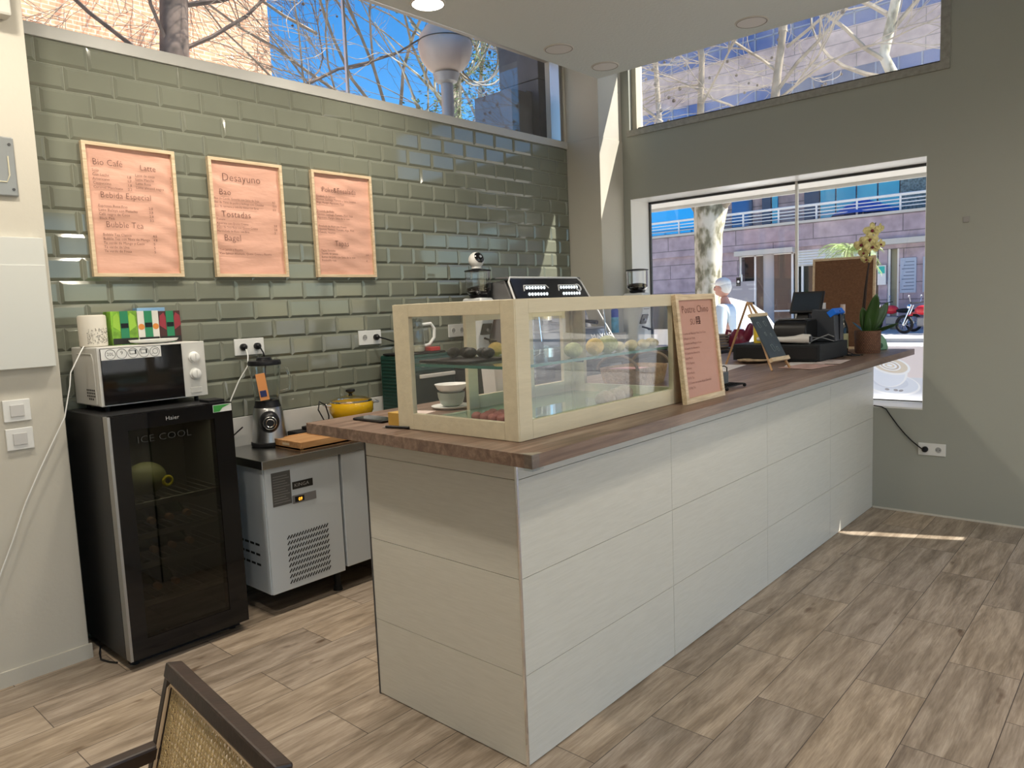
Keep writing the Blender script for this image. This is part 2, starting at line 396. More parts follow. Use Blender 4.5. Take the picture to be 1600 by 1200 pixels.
struct(B().box((-3, -5, 4.1), (5.82, 4.2, 4.25)).build('ceiling', ceil_paint, loc=(0, 0, 4.1)))
struct(B().box((-3, -5, 3.3), (4.916, 3.385, 4.099)).build('trim_2', ceil_paint, loc=(0, 0, 3.3)))
# skirting of the left wall and window wall
struct(B().box((-3, 3.768, 0), (1.14, 3.78, .07)).build('baseboard_left', white_paint))
struct(B().box((XW - .008, .46, 0), (XW, 1.585, .012)).build('baseboard_right', M('cream_grout', (.6, .57, .5), .6)))
# bevelled metro tiles
bt = B(); r = 0; z1 = 2.811 + .1135
while z1 > -.05:
    z0 = z1 - .1135; x = 1.461 - .225 * 3 - (.1125 if r % 2 else 0)
    while x < 5.33:
        a = max(x, 1.131) + .0009; c = min(x + .225, 5.3295) - .0009
        if c - a > .012 and z1 > .01:
            zz0 = max(z0, 0) + .0009; zz1 = z1 - .0009; bv = min(.015, (c - a) * .45, (zz1 - zz0) * .45); h = .0078
            t1 = random.uniform(-.0007, .0007); t2 = random.uniform(-.0007, .0007)
            O = [(a, zz0), (c, zz0), (c, zz1), (a, zz1)]; I = [(a + bv, zz0 + bv), (c - bv, zz0 + bv), (c - bv, zz1 - bv), (a + bv, zz1 - bv)]
            vo = [bt.bm.verts.new((p[0], YT, p[1])) for p in O]
            vi = [bt.bm.verts.new((p[0], YT - h + (t1 if k in (0, 3) else -t1) + (t2 if k < 2 else -t2), p[1])) for k, p in enumerate(I)]
            bt.bm.faces.new(vi); bt.bridge(vo, vi)
        x += .225
    z1 = z0; r += 1
bt.quad([(1.13, YT + .0008, 0), (5.33, YT + .0008, 0), (5.33, YT + .0008, 2.925), (1.13, YT + .0008, 2.925)])
tw = bt.build('wall_tiles', tile_green, loc=(0, YT, 0)); tw.name = 'trim_3'; struct(tw)
tw.data.materials.append(grout); tw.data.polygons[len(tw.data.polygons) - 1].material_index = 1
struct(B().box((1.13, YT - .012, 2.925), (5.33, YT + .02, 2.985)).build('trim_4', M('grey_sill_paint', (.44, .44, .42), .4), bevel=.003))
# clerestory window in the tiled wall
wf = B()
for a, c in (((1.13, YT + .09, 2.985), (5.31, YT + .12, 3.0)), ((5.275, YT + .02, 2.985), (5.31, YT + .12, 3.70)), ((3.085, YT + .09, 2.985), (3.10, YT + .11, 3.70)), ((1.13, YT + .09, 3.68), (5.31, YT + .12, 3.70))): wf.box(a, c)
win1 = struct(wf.build('window_1', alu)); boxo('pane', (1.13, YT + .098, 2.99), (5.29, YT + .104, 3.69), dusty, win1)
# upper window above the shop window
ub = B(); y0, y1, za, zb = UW
ub.box((XW - .012, y0 - .057, za - .052), (XW + .10, y1 + .02, za)).box((XW - .012, y0 - .057, za), (XW + .10, y0, zb + .05)).box((XW + .10, y0, za), (XW + .13, y1, za + .012))
win2 = struct(ub.build('window_2', M('aged_metal_frame', (.30, .29, .26), .55, .3, var=.15, vscale=30)))
B().box((XW + .07, y0, za), (XW + .14, y1, za + .028)).build('window_gap_strip', M('gap_shade', (.02, .015, .01), .8), win2)  # dark strip painted for the shade in the frame's bottom gap
B().box((XW + .05, y1 - .045, za + .0), (XW + .15, y1, zb)).build('window_jamb', M('cream_jamb', (.62, .58, .46), .6), win2)
boxo('pane', (XW + .125, y0, za), (XW + .131, y1, zb), haze_glass('dusty_window_glass', .005, .07), win2)
# shop window
y0, y1, za, zb = LW; GX = XW + .3
lb = B()
for a, c in (((GX - .004, y0, zb - .022), (GX + .02, y1, zb)), ((GX - .004, y1 - .018, za), (GX + .02, y1, zb)), ((GX - .004, y0, za), (GX + .02, y0 + .018, zb)), ((GX - .004, y0, za), (GX + .02, y1, za + .02))): lb.box(a, c)
win3 = struct(lb.build('window_3', grey_dark))
boxo('pane', (GX + .004, y0, za), (GX + .010, y1, zb), dusty, win3)
boxo('glazing_joint', (GX - .006, 2.247, za), (GX + .02, 2.266, zb), white_gloss, win3)
rb = B()   # white painted reveal
rb.box((XW - .001, y1 - .003, za), (GX - .005, y1, zb)).box((XW - .001, y0, zb - .003), (GX - .005, y1, zb)).box((XW - .001, y0, za), (GX - .005, y1, za + .012)).box((XW - .001, y0, za), (GX - .005, y0 + .003, zb))
struct(rb.build('trim_5', white_gloss))
# entrance door beside the bar's far side (outside the frame, its glass is what the display case mirrors)
db = B(); y0, y1, za, zb = DR
for a, c in (((XW + .1, y0, 0), (XW + .16, y0 + .06, zb)), ((XW + .1, y1 - .06, 0), (XW + .16, y1, zb)), ((XW + .1, y0, zb - .06), (XW + .16, y1, zb)), ((XW + .1, -.65, 0), (XW + .16, -.58, zb)), ((XW + .1, y0, 0), (XW + .16, y1, .08))): db.box(a, c)
door = struct(db.build('door_1', alu)); boxo('pane', (XW + .127, y0, .05), (XW + .133, y1, zb), dusty, door)

# ================================================================== OUTSIDE
pave = M('pale_pavement', (.55, .53, .50), .85, var=.12, vscale=3)
asph = M('asphalt', (.38, .38, .38), .9, var=.15, vscale=6)
struct(B().box((5.99, -45, -.2), (60, 60, -.005)).box((-40, 4.2, -.2), (5.99, 60, -.005)).box((-40, -45, -.2), (5.99, -5.15, -.005)).build('ground', pave, loc=(0, 0, 0)))
struct(B().box((14, -45, -.005), (24.5, 60, .004)).build('road', asph, loc=(0, 0, 0)))
struct(B().box((24.5, -45, 0), (60, 60, .12)).build('pavement', pave, loc=(0, 0, 0)))

# awning over shop window; unseen second one added, gap cut for a sun streak
aw_m = M('white_awning', (.75, .74, .72), .7)
aw = thing('awning', (6.0, 2.4, 2.5), 'white awning along the head of the big shop window outside', 'awning')
B().hexa([(6.0, .10, 2.50), (6.41, -.90, 2.50), (6.72, -.90, 2.50), (6.72, 4.1, 2.50), (6.0, .10, 2.54), (6.41, -.90, 2.54), (6.72, -.90, 2.54), (6.72, 4.1, 2.54)]).prism([(6.0, .10, 2.50), (6.72, 4.1, 2.50), (6.0, 4.1, 2.50)], (0, 0, .04)).build('awning_cover', aw_m, aw)
B().box((6.70, -.9, 2.47), (6.72, 4.1, 2.55)).build('awning_bar', white_gloss, aw)
added_aw = thing('awning', (6.0, -1.6, 2.5), 'unseen second white awning added to keep the sun off the entrance door', 'awning')
B().prism([(6.0, -.16, 2.50), (6.0, -3.4, 2.50), (7.6, -3.4, 2.50), (7.6, -.91, 2.50), (6.34, -.905, 2.50)], (0, 0, .04)).build('awning_cover', aw_m, added_aw)

# ---- building across the street
granite = brick_mat('purple_granite_cladding', (.36, .285, .33), (.44, .35, .39), (.18, .15, .17), 3.2, .62, .02, .6, 'y')
granite_up = brick_mat('pink_granite_cladding', (.50, .37, .35), (.58, .43, .40), (.26, .20, .19), 2.6, .55, .02, .6, 'y')
skyglass = M('blue_mirror_glass', (.02, .42, .80), .04, .45, spec=.9)
darkglass = M('dark_blue_glass', (.03, .10, .24), .05, .6)
doorglass = M('dark_shop_glass', (.035, .045, .05), .05, spec=.9)
lintel_m = M('pale_concrete', (.55, .53, .48), .7)
FX = 30.
bd = thing('office_building', (FX, 9, 0), 'granite-clad office building with blue mirror glass across the street', 'building')
g = B()
for ya, yb, z0, z1 in ((13.75, 21, 0, 3.45), (8.25, 13.75, 3.30, 3.45), (7.95, 8.25, 0, 3.45), (-20, 7.55, 0, 3.45), (7.55, 7.95, 3.1, 3.45)): g.box((FX, ya, z0), (FX + .6, yb, z1))
g.build('granite_ground_floor', granite, bd)
B().box((FX - .15, -20, 3.45), (FX + .5, 21, 4.36)).build('parapet', granite, bd)
B().box((FX - .22, -20, 4.36), (FX + .55, 21, 4.46)).build('coping', lintel_m, bd)
B().box((FX + .5, -20, 3.45), (FX + 3, 21, 3.6)).build('terrace_deck', lintel_m, bd)
B().box((FX + 2.1, -20, 3.6), (FX + 2.5, 21, 7.4)).build('upper_wall', granite_up, bd)
# upper glass front
UX = FX + 2.0
for ya, yb, m_ in ((16.5, 19.3, 'c'), (19.3, 20.9, 'c'), (14.0, 15.0, 'd'), (13.15, 13.6, 'd'), (12.85, 13.15, 'c'), (11.1, 11.77, 'd'), (10.46, 11.1, 'c'), (9.66, 10.46, 'c'), (8.86, 9.66, 'c'), (8.05, 8.86, 'c')):
    B().box((UX, ya + .03, 4.0), (UX + .08, yb - .03, 7.2)).build('window_pane', skyglass if m_ == 'c' else darkglass, bd)
B().box((UX - .05, 4.5, 3.6), (UX + .08, 8.03, 7.2)).build('mosaic_screen', M('grey_green_mosaic', (.17, .24, .24), .6, var=.6, vscale=14), bd)
# higher storeys, set back
B().box((FX + 2.1, -20, 7.4), (FX + 5, 21, 7.6)).build('floor_slab', lintel_m, bd)
RX = FX + 4
for z0, z1, mm in ((7.6, 8.4, 1), (8.4, 11.0, 0), (11.0, 12.7, 1), (12.7, 15.2, 0), (15.2, 15.7, 1)):
    B().box((RX, -20, z0), (RX + 6, 21, z1)).build('spandrel' if mm else 'window_band', granite_up if mm else M('blue_window_band', (.05, .12, .30), .08, .5), bd)
for z0, z1 in ((8.4, 11.0), (12.7, 15.2)):
    mb = B()
    for k in range(38): mb.box((RX - .05, -12 + k * .86, z0), (RX, -11.94 + k * .86, z1))
    for k in range(3): mb.box((RX - .05, -12, z0 + .5 + k * .75), (RX, 20.9, z0 + .56 + k * .75))
    mb.build('mullions', M('blue_grey_mullion', (.18, .24, .36), .4), bd)
# entrance hall
B().box((FX + .9, 7.4, 0), (FX + 1.0, 13.9, 3.4)).build('hall_glass', doorglass, bd)
for a_, c_ in ((11.35, 13.8), (6.6, 8.3)): B().box((FX - .35, a_, 3.26), (FX + .6, c_, 3.46)).build('lintel', lintel_m, bd)
lv = B()
for k in range(6): lv.box((FX - .05, 8.3, 2.72 + k * .1), (FX + .1, 11.35, 2.78 + k * .1), rot=(0, .5, 0))
lv.build('shutter_slats', white_gloss, bd)
for yy, rr in ((12.48, .27), (8.08, .17)): B().cyl((FX + .2, yy, 0), (FX + .2, yy, 3.3), rr).build('column', M('grey_column', (.45, .42, .42), .5), bd, smooth=True)
fr = B()
for yy in (13.7, 13.05, 11.5, 11.1, 10.4, 7.9, 7.58): fr.box((FX + .05, yy - .04, 0), (FX + .12, yy + .04, 3.3))
fr.box((FX + .05, 7.58, 3.22), (FX + .1, 13.7, 3.3)).box((FX + .05, 11.4, .9), (FX + .1, 13.1, .96)).build('door_frame', white_gloss, bd)
B().box((FX + .3, 7.6, .1), (FX + .32, 7.88, 3.2)).build('yellow_hall_panel', M('yellow_stone', (.55, .52, .36), .4), bd)
B().box((FX + .06, 11.5, .05), (FX + .08, 13.0, 3.25)).build('door_glass', doorglass, bd)
for yy0, yy1 in ((6.97, 7.5), (6.1, 6.75), (5.2, 5.85)):
    p = B().box((FX - .05, yy0, 1.47), (FX - .001, yy1, 2.74)).build('notice_board', M('pale_blue_board', (.40, .47, .58), .4), bd)
    q = B()
    for k in range(9): q.box((FX - .056, yy0 + .06, 1.58 + k * .125), (FX - .05, yy1 - .06 - .06 * (k % 3), 1.61 + k * .125))
    q.build('notice_lines', M('grey_ink', (.16, .2, .28), .7), bd)
gs = thing('pharmacy_style_sign', (FX - .1, 8.1, 1.8), 'small green and white sign on the grey column across the street', 'sign')
gs.name = 'wall_sign'
B().box((FX - .16, 7.96, 1.8), (FX - .08, 8.24, 2.52)).build('sign_board', white_gloss, gs)
B().box((FX - .17, 7.99, 2.22), (FX - .16, 8.21, 2.48)).build('green_field', M('sign_green', (.02, .5, .42), .4), gs)
# terrace railing
rl = thing('terrace_railing', (FX, 9, 4.46), 'white tubular railing on the terrace parapet across the street', 'railing')
q = B()
for k in range(4): q.cyl((FX, -8, 4.62 + k * .13), (FX, 20.8, 4.62 + k * .13), .022, n=6)
q.cyl((FX, -8, 5.06), (FX, 20.8, 5.06), .035, n=8).build('rail', white_gloss, rl)
for k in range(19):
    B().box((FX - .03, -7.5 + k * 1.5, 4.45), (FX + .03, -7.44 + k * 1.5, 5.06)).build('post', white_gloss, rl)
# blue parasol on the terrace
pr = thing('parasol', (FX + 1, 9.1, 3.6), 'blue open parasol behind the terrace railing across the street', 'parasol')
B().cyl((FX + 1, 9.1, 3.6), (FX + 1, 9.1, 5.2), .03).build('pole', alu, pr)
B().lathe([(1.25, 0), (.7, .35), (.03, .62)], (FX + 1, 9.1, 4.55), n=8, caps=False).build('canopy', M('blue_fabric', (.02, .12, .5), .7), pr)
# notice sign post on the pavement
sp = thing('street_sign', (20, 9.1, 0), 'grey rectangular road sign with small black symbol, right of the plane tree', 'sign')
B().cyl((20, 9.1, -.004), (20, 9.1, 2.2), .04).build('pole', alu, sp)
B().box((19.94, 8.69, 1.42), (19.97, 9.48, 2.0)).build('sign_panel', M('grey_panel', (.30, .31, .36), .5), sp)
B().box((19.93, 9.09, 1.88), (19.95, 9.21, 2.12)).build('symbol_plate', plastic_b, sp)
B().cyl((19.925, 9.15, 2.0), (19.93, 9.15, 2.0), .035).build('symbol_dot', white_gloss, sp)

# ---- trees
def limb(b, p, d, L, r, depth, spread=.55, up=.25, balls=None, minr=.006, kink=.22, kids=(2, 3)):
    pts = [p]; rs = [r]; n = 5; q = Vector(p); d = Vector(d).normalized()
    for i in range(n):
        d = (d + Vector((random.uniform(-kink, kink), random.uniform(-kink, kink), random.uniform(-kink, kink) + up * .12))).normalized()
        q = q + d * (L / n); pts.append(q.copy()); rs.append(max(minr, r * (1 - .45 * (i + 1) / n)))
    b.tube(pts, rs, n=7 if r > .05 else 4, caps=False)
    if depth <= 0:
        if balls is not None and random.random() < .5: balls.append(pts[-1] - Vector((0, 0, .05)))
        return
    for k in range(random.randint(*kids)):
        i = random.randint(2, n); v = Vector((random.gauss(0, 1), random.gauss(0, 1), random.gauss(0, .8)))
        v = (v - d * v.dot(d)).normalized()
        limb(b, pts[i], (d + v * random.uniform(spread * .7, spread * 1.5) + Vector((0, 0, up * .4))), L * random.uniform(.62, .85), rs[i] * random.uniform(.5, .72), depth - 1, spread, up, balls, minr, kink, kids)
    limb(b, pts[-1], d, L * .75, rs[-1] * .9, depth - 1, spread, up, balls, minr, kink, kids)

def bark():
    m, nt, b = node_mat('plane_tree_bark'); L = nt.links.new
    tc = N(nt, 'ShaderNodeTexCoord'); mp = N(nt, 'ShaderNodeMapping'); mp.inputs['Scale'].default_value = (1, 1, .55); L(tc.outputs['Object'], mp.inputs[0])
    n = N(nt, 'ShaderNodeTexNoise'); n.inputs['Scale'].default_value = 8; n.inputs['Detail'].default_value = 3; L(mp.outputs[0], n.inputs['Vector'])
    c = ramp(nt, n.outputs['Fac'], ((.36, (.14, .125, .08)), (.44, (.30, .28, .19)), (.5, (.50, .46, .36)), (.62, (.66, .62, .52))))
    L(c, b.inputs['Base Color']); b.inputs['Roughness'].default_value = .8
    return m
bark_m = bark(); twig_m = M('pale_twig_bark', (.27, .22, .17), .85, var=.3, vscale=6); limb_m = M('weathered_limb_bark', (.30, .25, .19), .85, var=.35, vscale=7); seed_m = M('brown_seed', (.07, .045, .03), .9)
def tree(loc, label, trunk, limbs, depth=4, mat=None, group=None, seed=1, balls=True, cat='tree', extra=(), limb_mat=None, **kw):
    random.seed(seed); t = thing('plane_tree', loc, label, cat, group)
    b = B(); bl = [] if balls else None
    b.tube([Vector(p) for p, _ in trunk], [r for _, r in trunk], n=16, caps=False); b.build('trunk', mat or bark_m, t, smooth=True); b = B()
    for tr in extra: b.tube([Vector(p) for p, _ in tr], [r * .75 for _, r in tr], n=12, caps=False)
    for (p, d, L, r) in limbs: limb(b, Vector(p), Vector(d), L, r, depth, balls=bl, **kw)
    b.build('branches', limb_mat or mat or bark_m, t, smooth=True)
    if bl:
        q = B()
        for c in bl[:420]: q.sph(c, .026, 5, 4)
        o = q.build('seed_balls', seed_m, t); o['kind'] = 'stuff'
    return t
T1 = [((10, 5.08, -.01), .26), ((10, 5.07, .8), .21), ((10, 5.05, 1.8), .185), ((10, 5.04, 2.5), .20), ((10, 5.0, 2.85), .24), ((10.0, 5.0, 3.05), .20), ((10, 5.05, 3.3), .13)]
tree((10, 5.05, 0), 'mottled plane tree trunk forking just outside the shop window', T1,
     [((10, 5.1, 4.9), (.05, .1, 1), 2.2, .05), ((10, 5.85, 5.0), (0, .2, 1), 2.2, .04), ((10, 3.95, 5.0), (0, .1, 1), 2.2, .06), ((10, 4.6, 3.55), (-.1, -.9, .5), 1.6, .03), ((10, 5.75, 4.2), (-.2, .8, .6), 1.4, .022), ((10, 5.13, 4.3), (-.3, -.8, .5), 1.5, .022), ((10, 4.0, 4.5), (.1, .9, .5), 1.5, .022), ((10, 4.0, 4.3), (-.2, -.9, .5), 1.8, .03), ((10, 3.9, 4.8), (.2, -.9, .4), 1.6, .022), ((10, 5.1, 4.6), (.1, .9, .3), 1.2, .018), ((10, 4.3, 4.0), (.2, .7, .4), 1.3, .02)], 4, seed=5, minr=.004, up=.25, limb_mat=limb_m,
     extra=[[((10, 5.08, 3.0), .16), ((10.05, 5.25, 3.6), .09), ((10, 5.14, 4.2), .065), ((10, 5.1, 5.0), .05)], [((10, 5.15, 2.85), .14), ((10, 5.55, 3.4), .09), ((10, 5.8, 4.1), .055), ((10, 5.85, 5.1), .045)], [((10, 4.93, 2.8), .15), ((10, 4.5, 3.25), .10), ((10, 4.08, 4.0), .08), ((10, 4.02, 4.5), .07), ((10, 3.93, 5.1), .06)]])
tree((10, 1.9, 0), 'plane tree leaning in from the right end of the high window', [((10, 1.6, -.01), .24), ((10, 1.75, 1.5), .19), ((10, 1.95, 3.0), .12), ((10, 2.5, 3.9), .075), ((10, 2.72, 4.4), .06), ((10, 2.55, 5.2), .055)],
     [((10, 2.6, 4.1), (.1, .9, .5), 1.8, .03), ((10, 2.65, 4.3), (-.3, .8, .7), 1.7, .03), ((10, 2.7, 4.6), (-.1, -.8, .6), 1.4, .03), ((10, 2.6, 4.8), (.1, .9, .5), 1.8, .03), ((10, 2.4, 3.7), (-.1, -.9, .5), 1.4, .03), ((10, 2.5, 5.1), (0, .1, 1), 1.8, .06)], 4, seed=9, minr=.004, limb_mat=limb_m)
# beyond the tiled wall
tree((9.6, 10.2, 0), 'bare plane tree with pale limbs seen through the clerestory, right of the globe lamp', [((10.6, 10.2, -.01), .22), ((10.7, 10.2, 3), .17), ((10.75, 10.2, 5.2), .14)],
     [((10.7, 10.2, 4.6), (-1, -.05, .65), 3.0, 0.043), ((10.75, 10.2, 5.2), (-.25, 0, 1), 2.6, 0.050), ((10.75, 10.2, 5.1), (.5, 0, 1), 2.6, 0.043), ((10.7, 10.2, 4.3), (-1.2, -.4, .4), 2.6, 0.029), ((10.75, 10.2, 5.1), (-.9, .2, 1.2), 3.0, 0.036), ((10.75, 10.2, 4.9), (1.1, .2, .6), 2.2, 0.029), ((10.75, 10.2, 5.6), (1.0, .2, .4), 2.2, 0.029)], 5, seed=21, minr=.0042, limb_mat=limb_m)
tree((7.9, 10.1, 0), 'bare tree full of dark seed balls left of the globe lamp', [((9.2, 10.6, -.01), .2), ((9.1, 10.5, 3), .15), ((8.9, 10.4, 4.6), .12)],
     [((8.9, 10.4, 4.6), (-1.1, -.2, .55), 3.4, 0.043), ((8.9, 10.4, 4.6), (-1, -.3, 1), 3.2, 0.043), ((8.9, 10.4, 4.4), (-1.5, 0, .3), 3.2, 0.036), ((8.9, 10.4, 4.6), (-.3, -.2, 1), 3.0, 0.043), ((7.6, 10.4, 5.2), (-1.2, .1, .35), 2.8, 0.029), ((7.2, 10.3, 6.0), (-1.2, -.1, .1), 2.8, 0.029)], 5, seed=33, minr=.0042, limb_mat=twig_m)
tree((4.6, 9.8, 0), 'dark leaning tree in front of the brick building', [((4.8, 9.9, -.01), .24), ((4.65, 9.8, 3.2), .2), ((4.6, 9.8, 4.6), .18), ((4.75, 9.8, 6.5), .16)],
     [((4.6, 9.8, 4.2), (1.2, -.1, .5), 3.2, 0.032), ((4.6, 9.8, 4.6), (-1.1, -.1, .6), 3.0, 0.036), ((4.6, 9.8, 5.0), (.9, -.2, .9), 3.2, 0.029), ((4.6, 9.8, 5.0), (-.6, -.2, .9), 3.0, 0.029), ((4.65, 9.8, 5.6), (.9, -.3, .3), 3.4, 0.036), ((4.7, 9.8, 6.2), (1.2, .1, .1), 3.4, 0.032), ((2.2, 9.4, 4.2), (.3, 0, .9), 2.6, 0.032), ((2.2, 9.4, 4.6), (.9, 0, .9), 2.6, 0.025)], 5, seed=41, minr=.0042, mat=M('dark_bark', (.12, .09, .075), .9, var=.4, vscale=8),
     extra=[[((1.6, 9.3, -.01), .17), ((1.9, 9.3, 2.5), .13), ((2.3, 9.4, 4.6), .08)]])
# evergreen beside the lamp
ev = thing('evergreen_tree', (8.3, 8.6, 0), 'green-leaved evergreen tree behind the globe lamp', 'tree')
random.seed(7); b = B(); b.tube([(8.3, 8.6, -.01), (8.35, 8.6, 3), (8.5, 8.6, 5), (8.6, 8.6, 7)], [.2, .16, .12, .07], n=12)
for k in range(12): limb(b, Vector((8.4, 8.6, 3.6 + k * .28)), Vector((math.cos(k * 2.4), .3 * math.sin(k * 2.4), .7)), 1.0, .035, 1)
b.build('trunk', bark_m, ev, smooth=True)
b = B()
for c in ((8.15, 8.4, 5.5), (8.35, 8.4, 4.5), (8.85, 8.4, 5.3), (8.6, 8.4, 5.9), (8.0, 8.5, 4.3), (8.95, 8.4, 4.9), (9.35, 8.4, 5.7)):
    for k in range(380):
        p = Vector(c) + Vector((random.gauss(0, .22), random.gauss(0, .22), random.gauss(0, .24))); u = Vector((random.gauss(0, 1), random.gauss(0, 1), random.gauss(0, 1))).normalized(); v = u.orthogonal().normalized()
        b.quad([p, p + u * .04 + v * .016, p + u * .085, p + u * .04 - v * .016])
o = b.build('leaves', M('evergreen_leaf', (.10, .16, .06), .7, var=.4, vscale=4), ev); o['kind'] = 'stuff'
# globe street lamp
gl = thing('globe_street_lamp', (5.15, 5.3, 0), 'large milky globe street lamp outside the clerestory window', 'street lamp')
B().cyl((5.15, 5.3, -.004), (5.15, 5.3, 3.76), .06).lathe([(.06, 0), (.10, .02), (.13, .09)], (5.15, 5.3, 3.73)).build('pole', M('galvanised_pole', (.42, .42, .42), .5, .4), gl, smooth=True)
B().lathe([(.09, -.245), (.12, -.232), (.18, -.188), (.235, -.11), (.262, 0), (.240, .105), (.185, .185), (.10, .243), (.02, .262)], (5.15, 5.3, 4.065), n=40).build('globe', M('milky_globe', (.56, .47, .40), .35, var=.14, vscale=4), gl, smooth=True)
B().torus((5.15, 5.3, 4.115), .256, .005, n=40).build('globe_seam', grey_dark, gl)
B().torus((5.55, 5.25, 4.1), .28, .010, (.3, .9, .2)).torus((5.58, 5.28, 4.06), .26, .009, (.1, .9, .35)).torus((5.56, 5.22, 4.08), .30, .008, (.2, .9, 0)).build('coiled_cable', M('grey_cable', (.26, .24, .19), .6), gl, smooth=True)
# brick building to the north
nb = thing('brick_building', (5.5, 16, 0), 'orange brick apartment building behind the trees at upper left', 'building')
B().box((-6, 16, 0), (9.85, 24, 18)).build('brick_wall', brick_mat('orange_brick', (.52, .24, .14), (.62, .33, .20), (.55, .45, .36), .26, .085, .012, .85, 'x'), nb)
for xx in (.8, 7.6):
    for zz in (10.6, 13.6):
        f_ = B().box((xx, 15.97, zz), (xx + 1.3, 16.02, zz + 1.4)).build('window_frame', white_gloss, nb)
        B().box((xx + .08, 15.94, zz + .08), (xx + 1.22, 15.98, zz + 1.32)).build('window_glass', darkglass, f_)
# dark stone pier just outside
stp = thing('stone_pier', (5.3, 4.6, 0), 'dark grey stone-clad pier just outside the right end of the clerestory', 'pier')
dst = M('dark_grey_stone', (.12, .12, .13), .7, var=.25, vscale=5)
B().box((5.0, 4.35, 0), (5.26, 4.8, 3.46)).box((5.26, 4.40, 0), (5.34, 4.8, 3.50)).build('low_block', dst, stp, bevel=.004)
B().box((5.35, 4.33, 0), (5.72, 4.8, 3.6)).box((5.35, 4.33, 3.606), (5.72, 4.8, 6)).build('tall_block', dst, stp, bevel=.004)

# @@OBJ
# ================================================================== THE BAR
bar = thing('bar_counter', (3.7, 2.0, 0), 'long bar clad in cream striated tiles under the wooden worktop', 'bar counter')
BX0, BX1, BY0, BY1 = 1.775, XW - .001, 1.589, 2.40
B().box((BX0 + .008, BY0 + .008, 0), (BX1, BY1 - .008, 1.105)).build('bar_core', M('cream_grout', (.6, .57, .5), .6), bar)
fx = [BX0 + .004, 2.782, 3.80, 4.785, BX1]; fz = [0.004, .327, .668, 1.008, 1.104]
tl = B()
for i in range(4):
    for j in range(4): tl.box((fx[i] + .001, BY0, fz[j] + .001), (fx[i + 1] - .001, BY0 + .012, fz[j + 1] - .001))
for j in range(4): tl.box((BX0, BY0 + .006, fz[j] + .001), (BX0 + .012, BY1 - .004, fz[j + 1] - .001)).box((BX0 + .01, BY1 - .012, fz[j] + .001), (BX1, BY1, fz[j + 1] - .001))
tl.build('tile_cladding', bar_tile, bar)
B().box((BX0 - .002, BY0 - .002, 0), (BX0 + .006, BY0 + .006, 1.104)).build('corner_trim', chrome, bar)
B().box((BX0 - .002, BY1 - .006, 0), (BX0 + .006, BY1 + .002, 1.104)).build('corner_trim', grey_dark, bar)
wt = B().hexa([(1.592, 1.362, 1.107), (5.975, 1.392, 1.107), (5.975, 2.57, 1.107), (1.622, 2.57, 1.107), (1.592, 1.362, TOP), (5.975, 1.392, TOP), (5.975, 2.57, TOP), (1.622, 2.57, TOP)]).build('worktop', oak_top, bevel=.0015)
tag(wt, 'long brown wood-grain worktop lying over the bar and into the shop window', 'worktop')
cg = B().prism([(1.588, 1.358, TOP - .047), (1.640, 1.358, TOP - .047), (1.588, 1.41, TOP - .047)], (0, 0, .0045)).prism([(1.588, 1.358, TOP + .001), (1.640, 1.358, TOP + .001), (1.588, 1.41, TOP + .001)], (0, 0, .002)).box((1.587, 1.357, TOP - .047), (1.5895, 1.39, TOP + .002)).box((1.587, 1.357, TOP - .047), (1.62, 1.3595, TOP + .002)).build('corner_guard', glass('clear_plastic', (.93, .95, .95), 1.0, .08))
tag(cg, 'clear plastic guard stuck on the near corner of the worktop', 'corner guard')

# ================================================================== DISPLAY CASE
cx0, cx1, cy0, cy1, cz0, cz1 = 1.73, 2.785, 1.53, 2.115, TOP, 1.602
dc = thing('display_case', (2.26, 1.82, TOP), 'cream painted wooden display case with glass sides on the worktop', 'display case')
t = .055
fb = B()   # corner posts and rails as one welded timber frame
for (a, c) in (((cx0, cy0), (cx0 + .03, cy0 + .03)), ((cx1 - .03, cy0), (cx1, cy0 + .03)), ((cx0, cy1 - .03), (cx0 + .03, cy1)), ((cx1 - .03, cy1 - .03), (cx1, cy1))): fb.box((a[0], a[1], cz0), (c[0], c[1], cz1))
fb.box((cx0, cy0, cz0), (cx1, cy1, cz0 + .020))
fb.box((cx0, cy0, cz1 - .018), (cx1, cy0 + .06, cz1)).box((cx0, cy1 - .06, cz1 - .018), (cx1, cy1, cz1)).box((cx0, cy0, cz1 - .018), (cx0 + .06, cy1, cz1)).box((cx1 - .06, cy0, cz1 - .018), (cx1, cy1, cz1))
fb.build('case_frame', case_paint, dc, bevel=.002)
def pane_frame(name, P, u0, u1, z0, z1, uo0, uo1, axis, p0, p1):
    q = B()
    for (a0, a1, b0, b1) in ((uo0, u0, cz0 + .001, cz1 - .001), (u1, uo1, cz0 + .001, cz1 - .001), (u0, u1, cz0 + .001, z0), (u0, u1, z1, cz1 - .001)):
        if axis == 'x': q.box((a0, p0, b0), (a1, p1, b1))
        else: q.box((p0, a0, b0), (p1, a1, b1))
    q.build(name, case_paint, dc, bevel=.0015)
pane_frame('front_frame', 0, cx0 + .063, cx1 - .088, 1.211, 1.555, cx0 - .001, cx1 + .001, 'x', cy0 - .006, cy0 + .016)
pane_frame('side_frame', 0, cy0 + .055, cy1 - .085, 1.209, 1.556, cy0 - .004, cy1, 'y', cx0 - .006, cx0 + .014)
pane_frame('side_frame', 0, cy0 + .055, cy1 - .085, 1.209, 1.556, cy0 - .004, cy1, 'y', cx1 - .014, cx1 + .006)
boxo('glass_pane', (cx0 + .05, cy0 + .007, 1.20), (cx1 - .07, cy0 + .010, 1.565), clear, dc)
boxo('glass_pane', (cx0 + .002, cy0 + .04, 1.20), (cx0 + .005, cy1 - .07, 1.565), clear, dc)
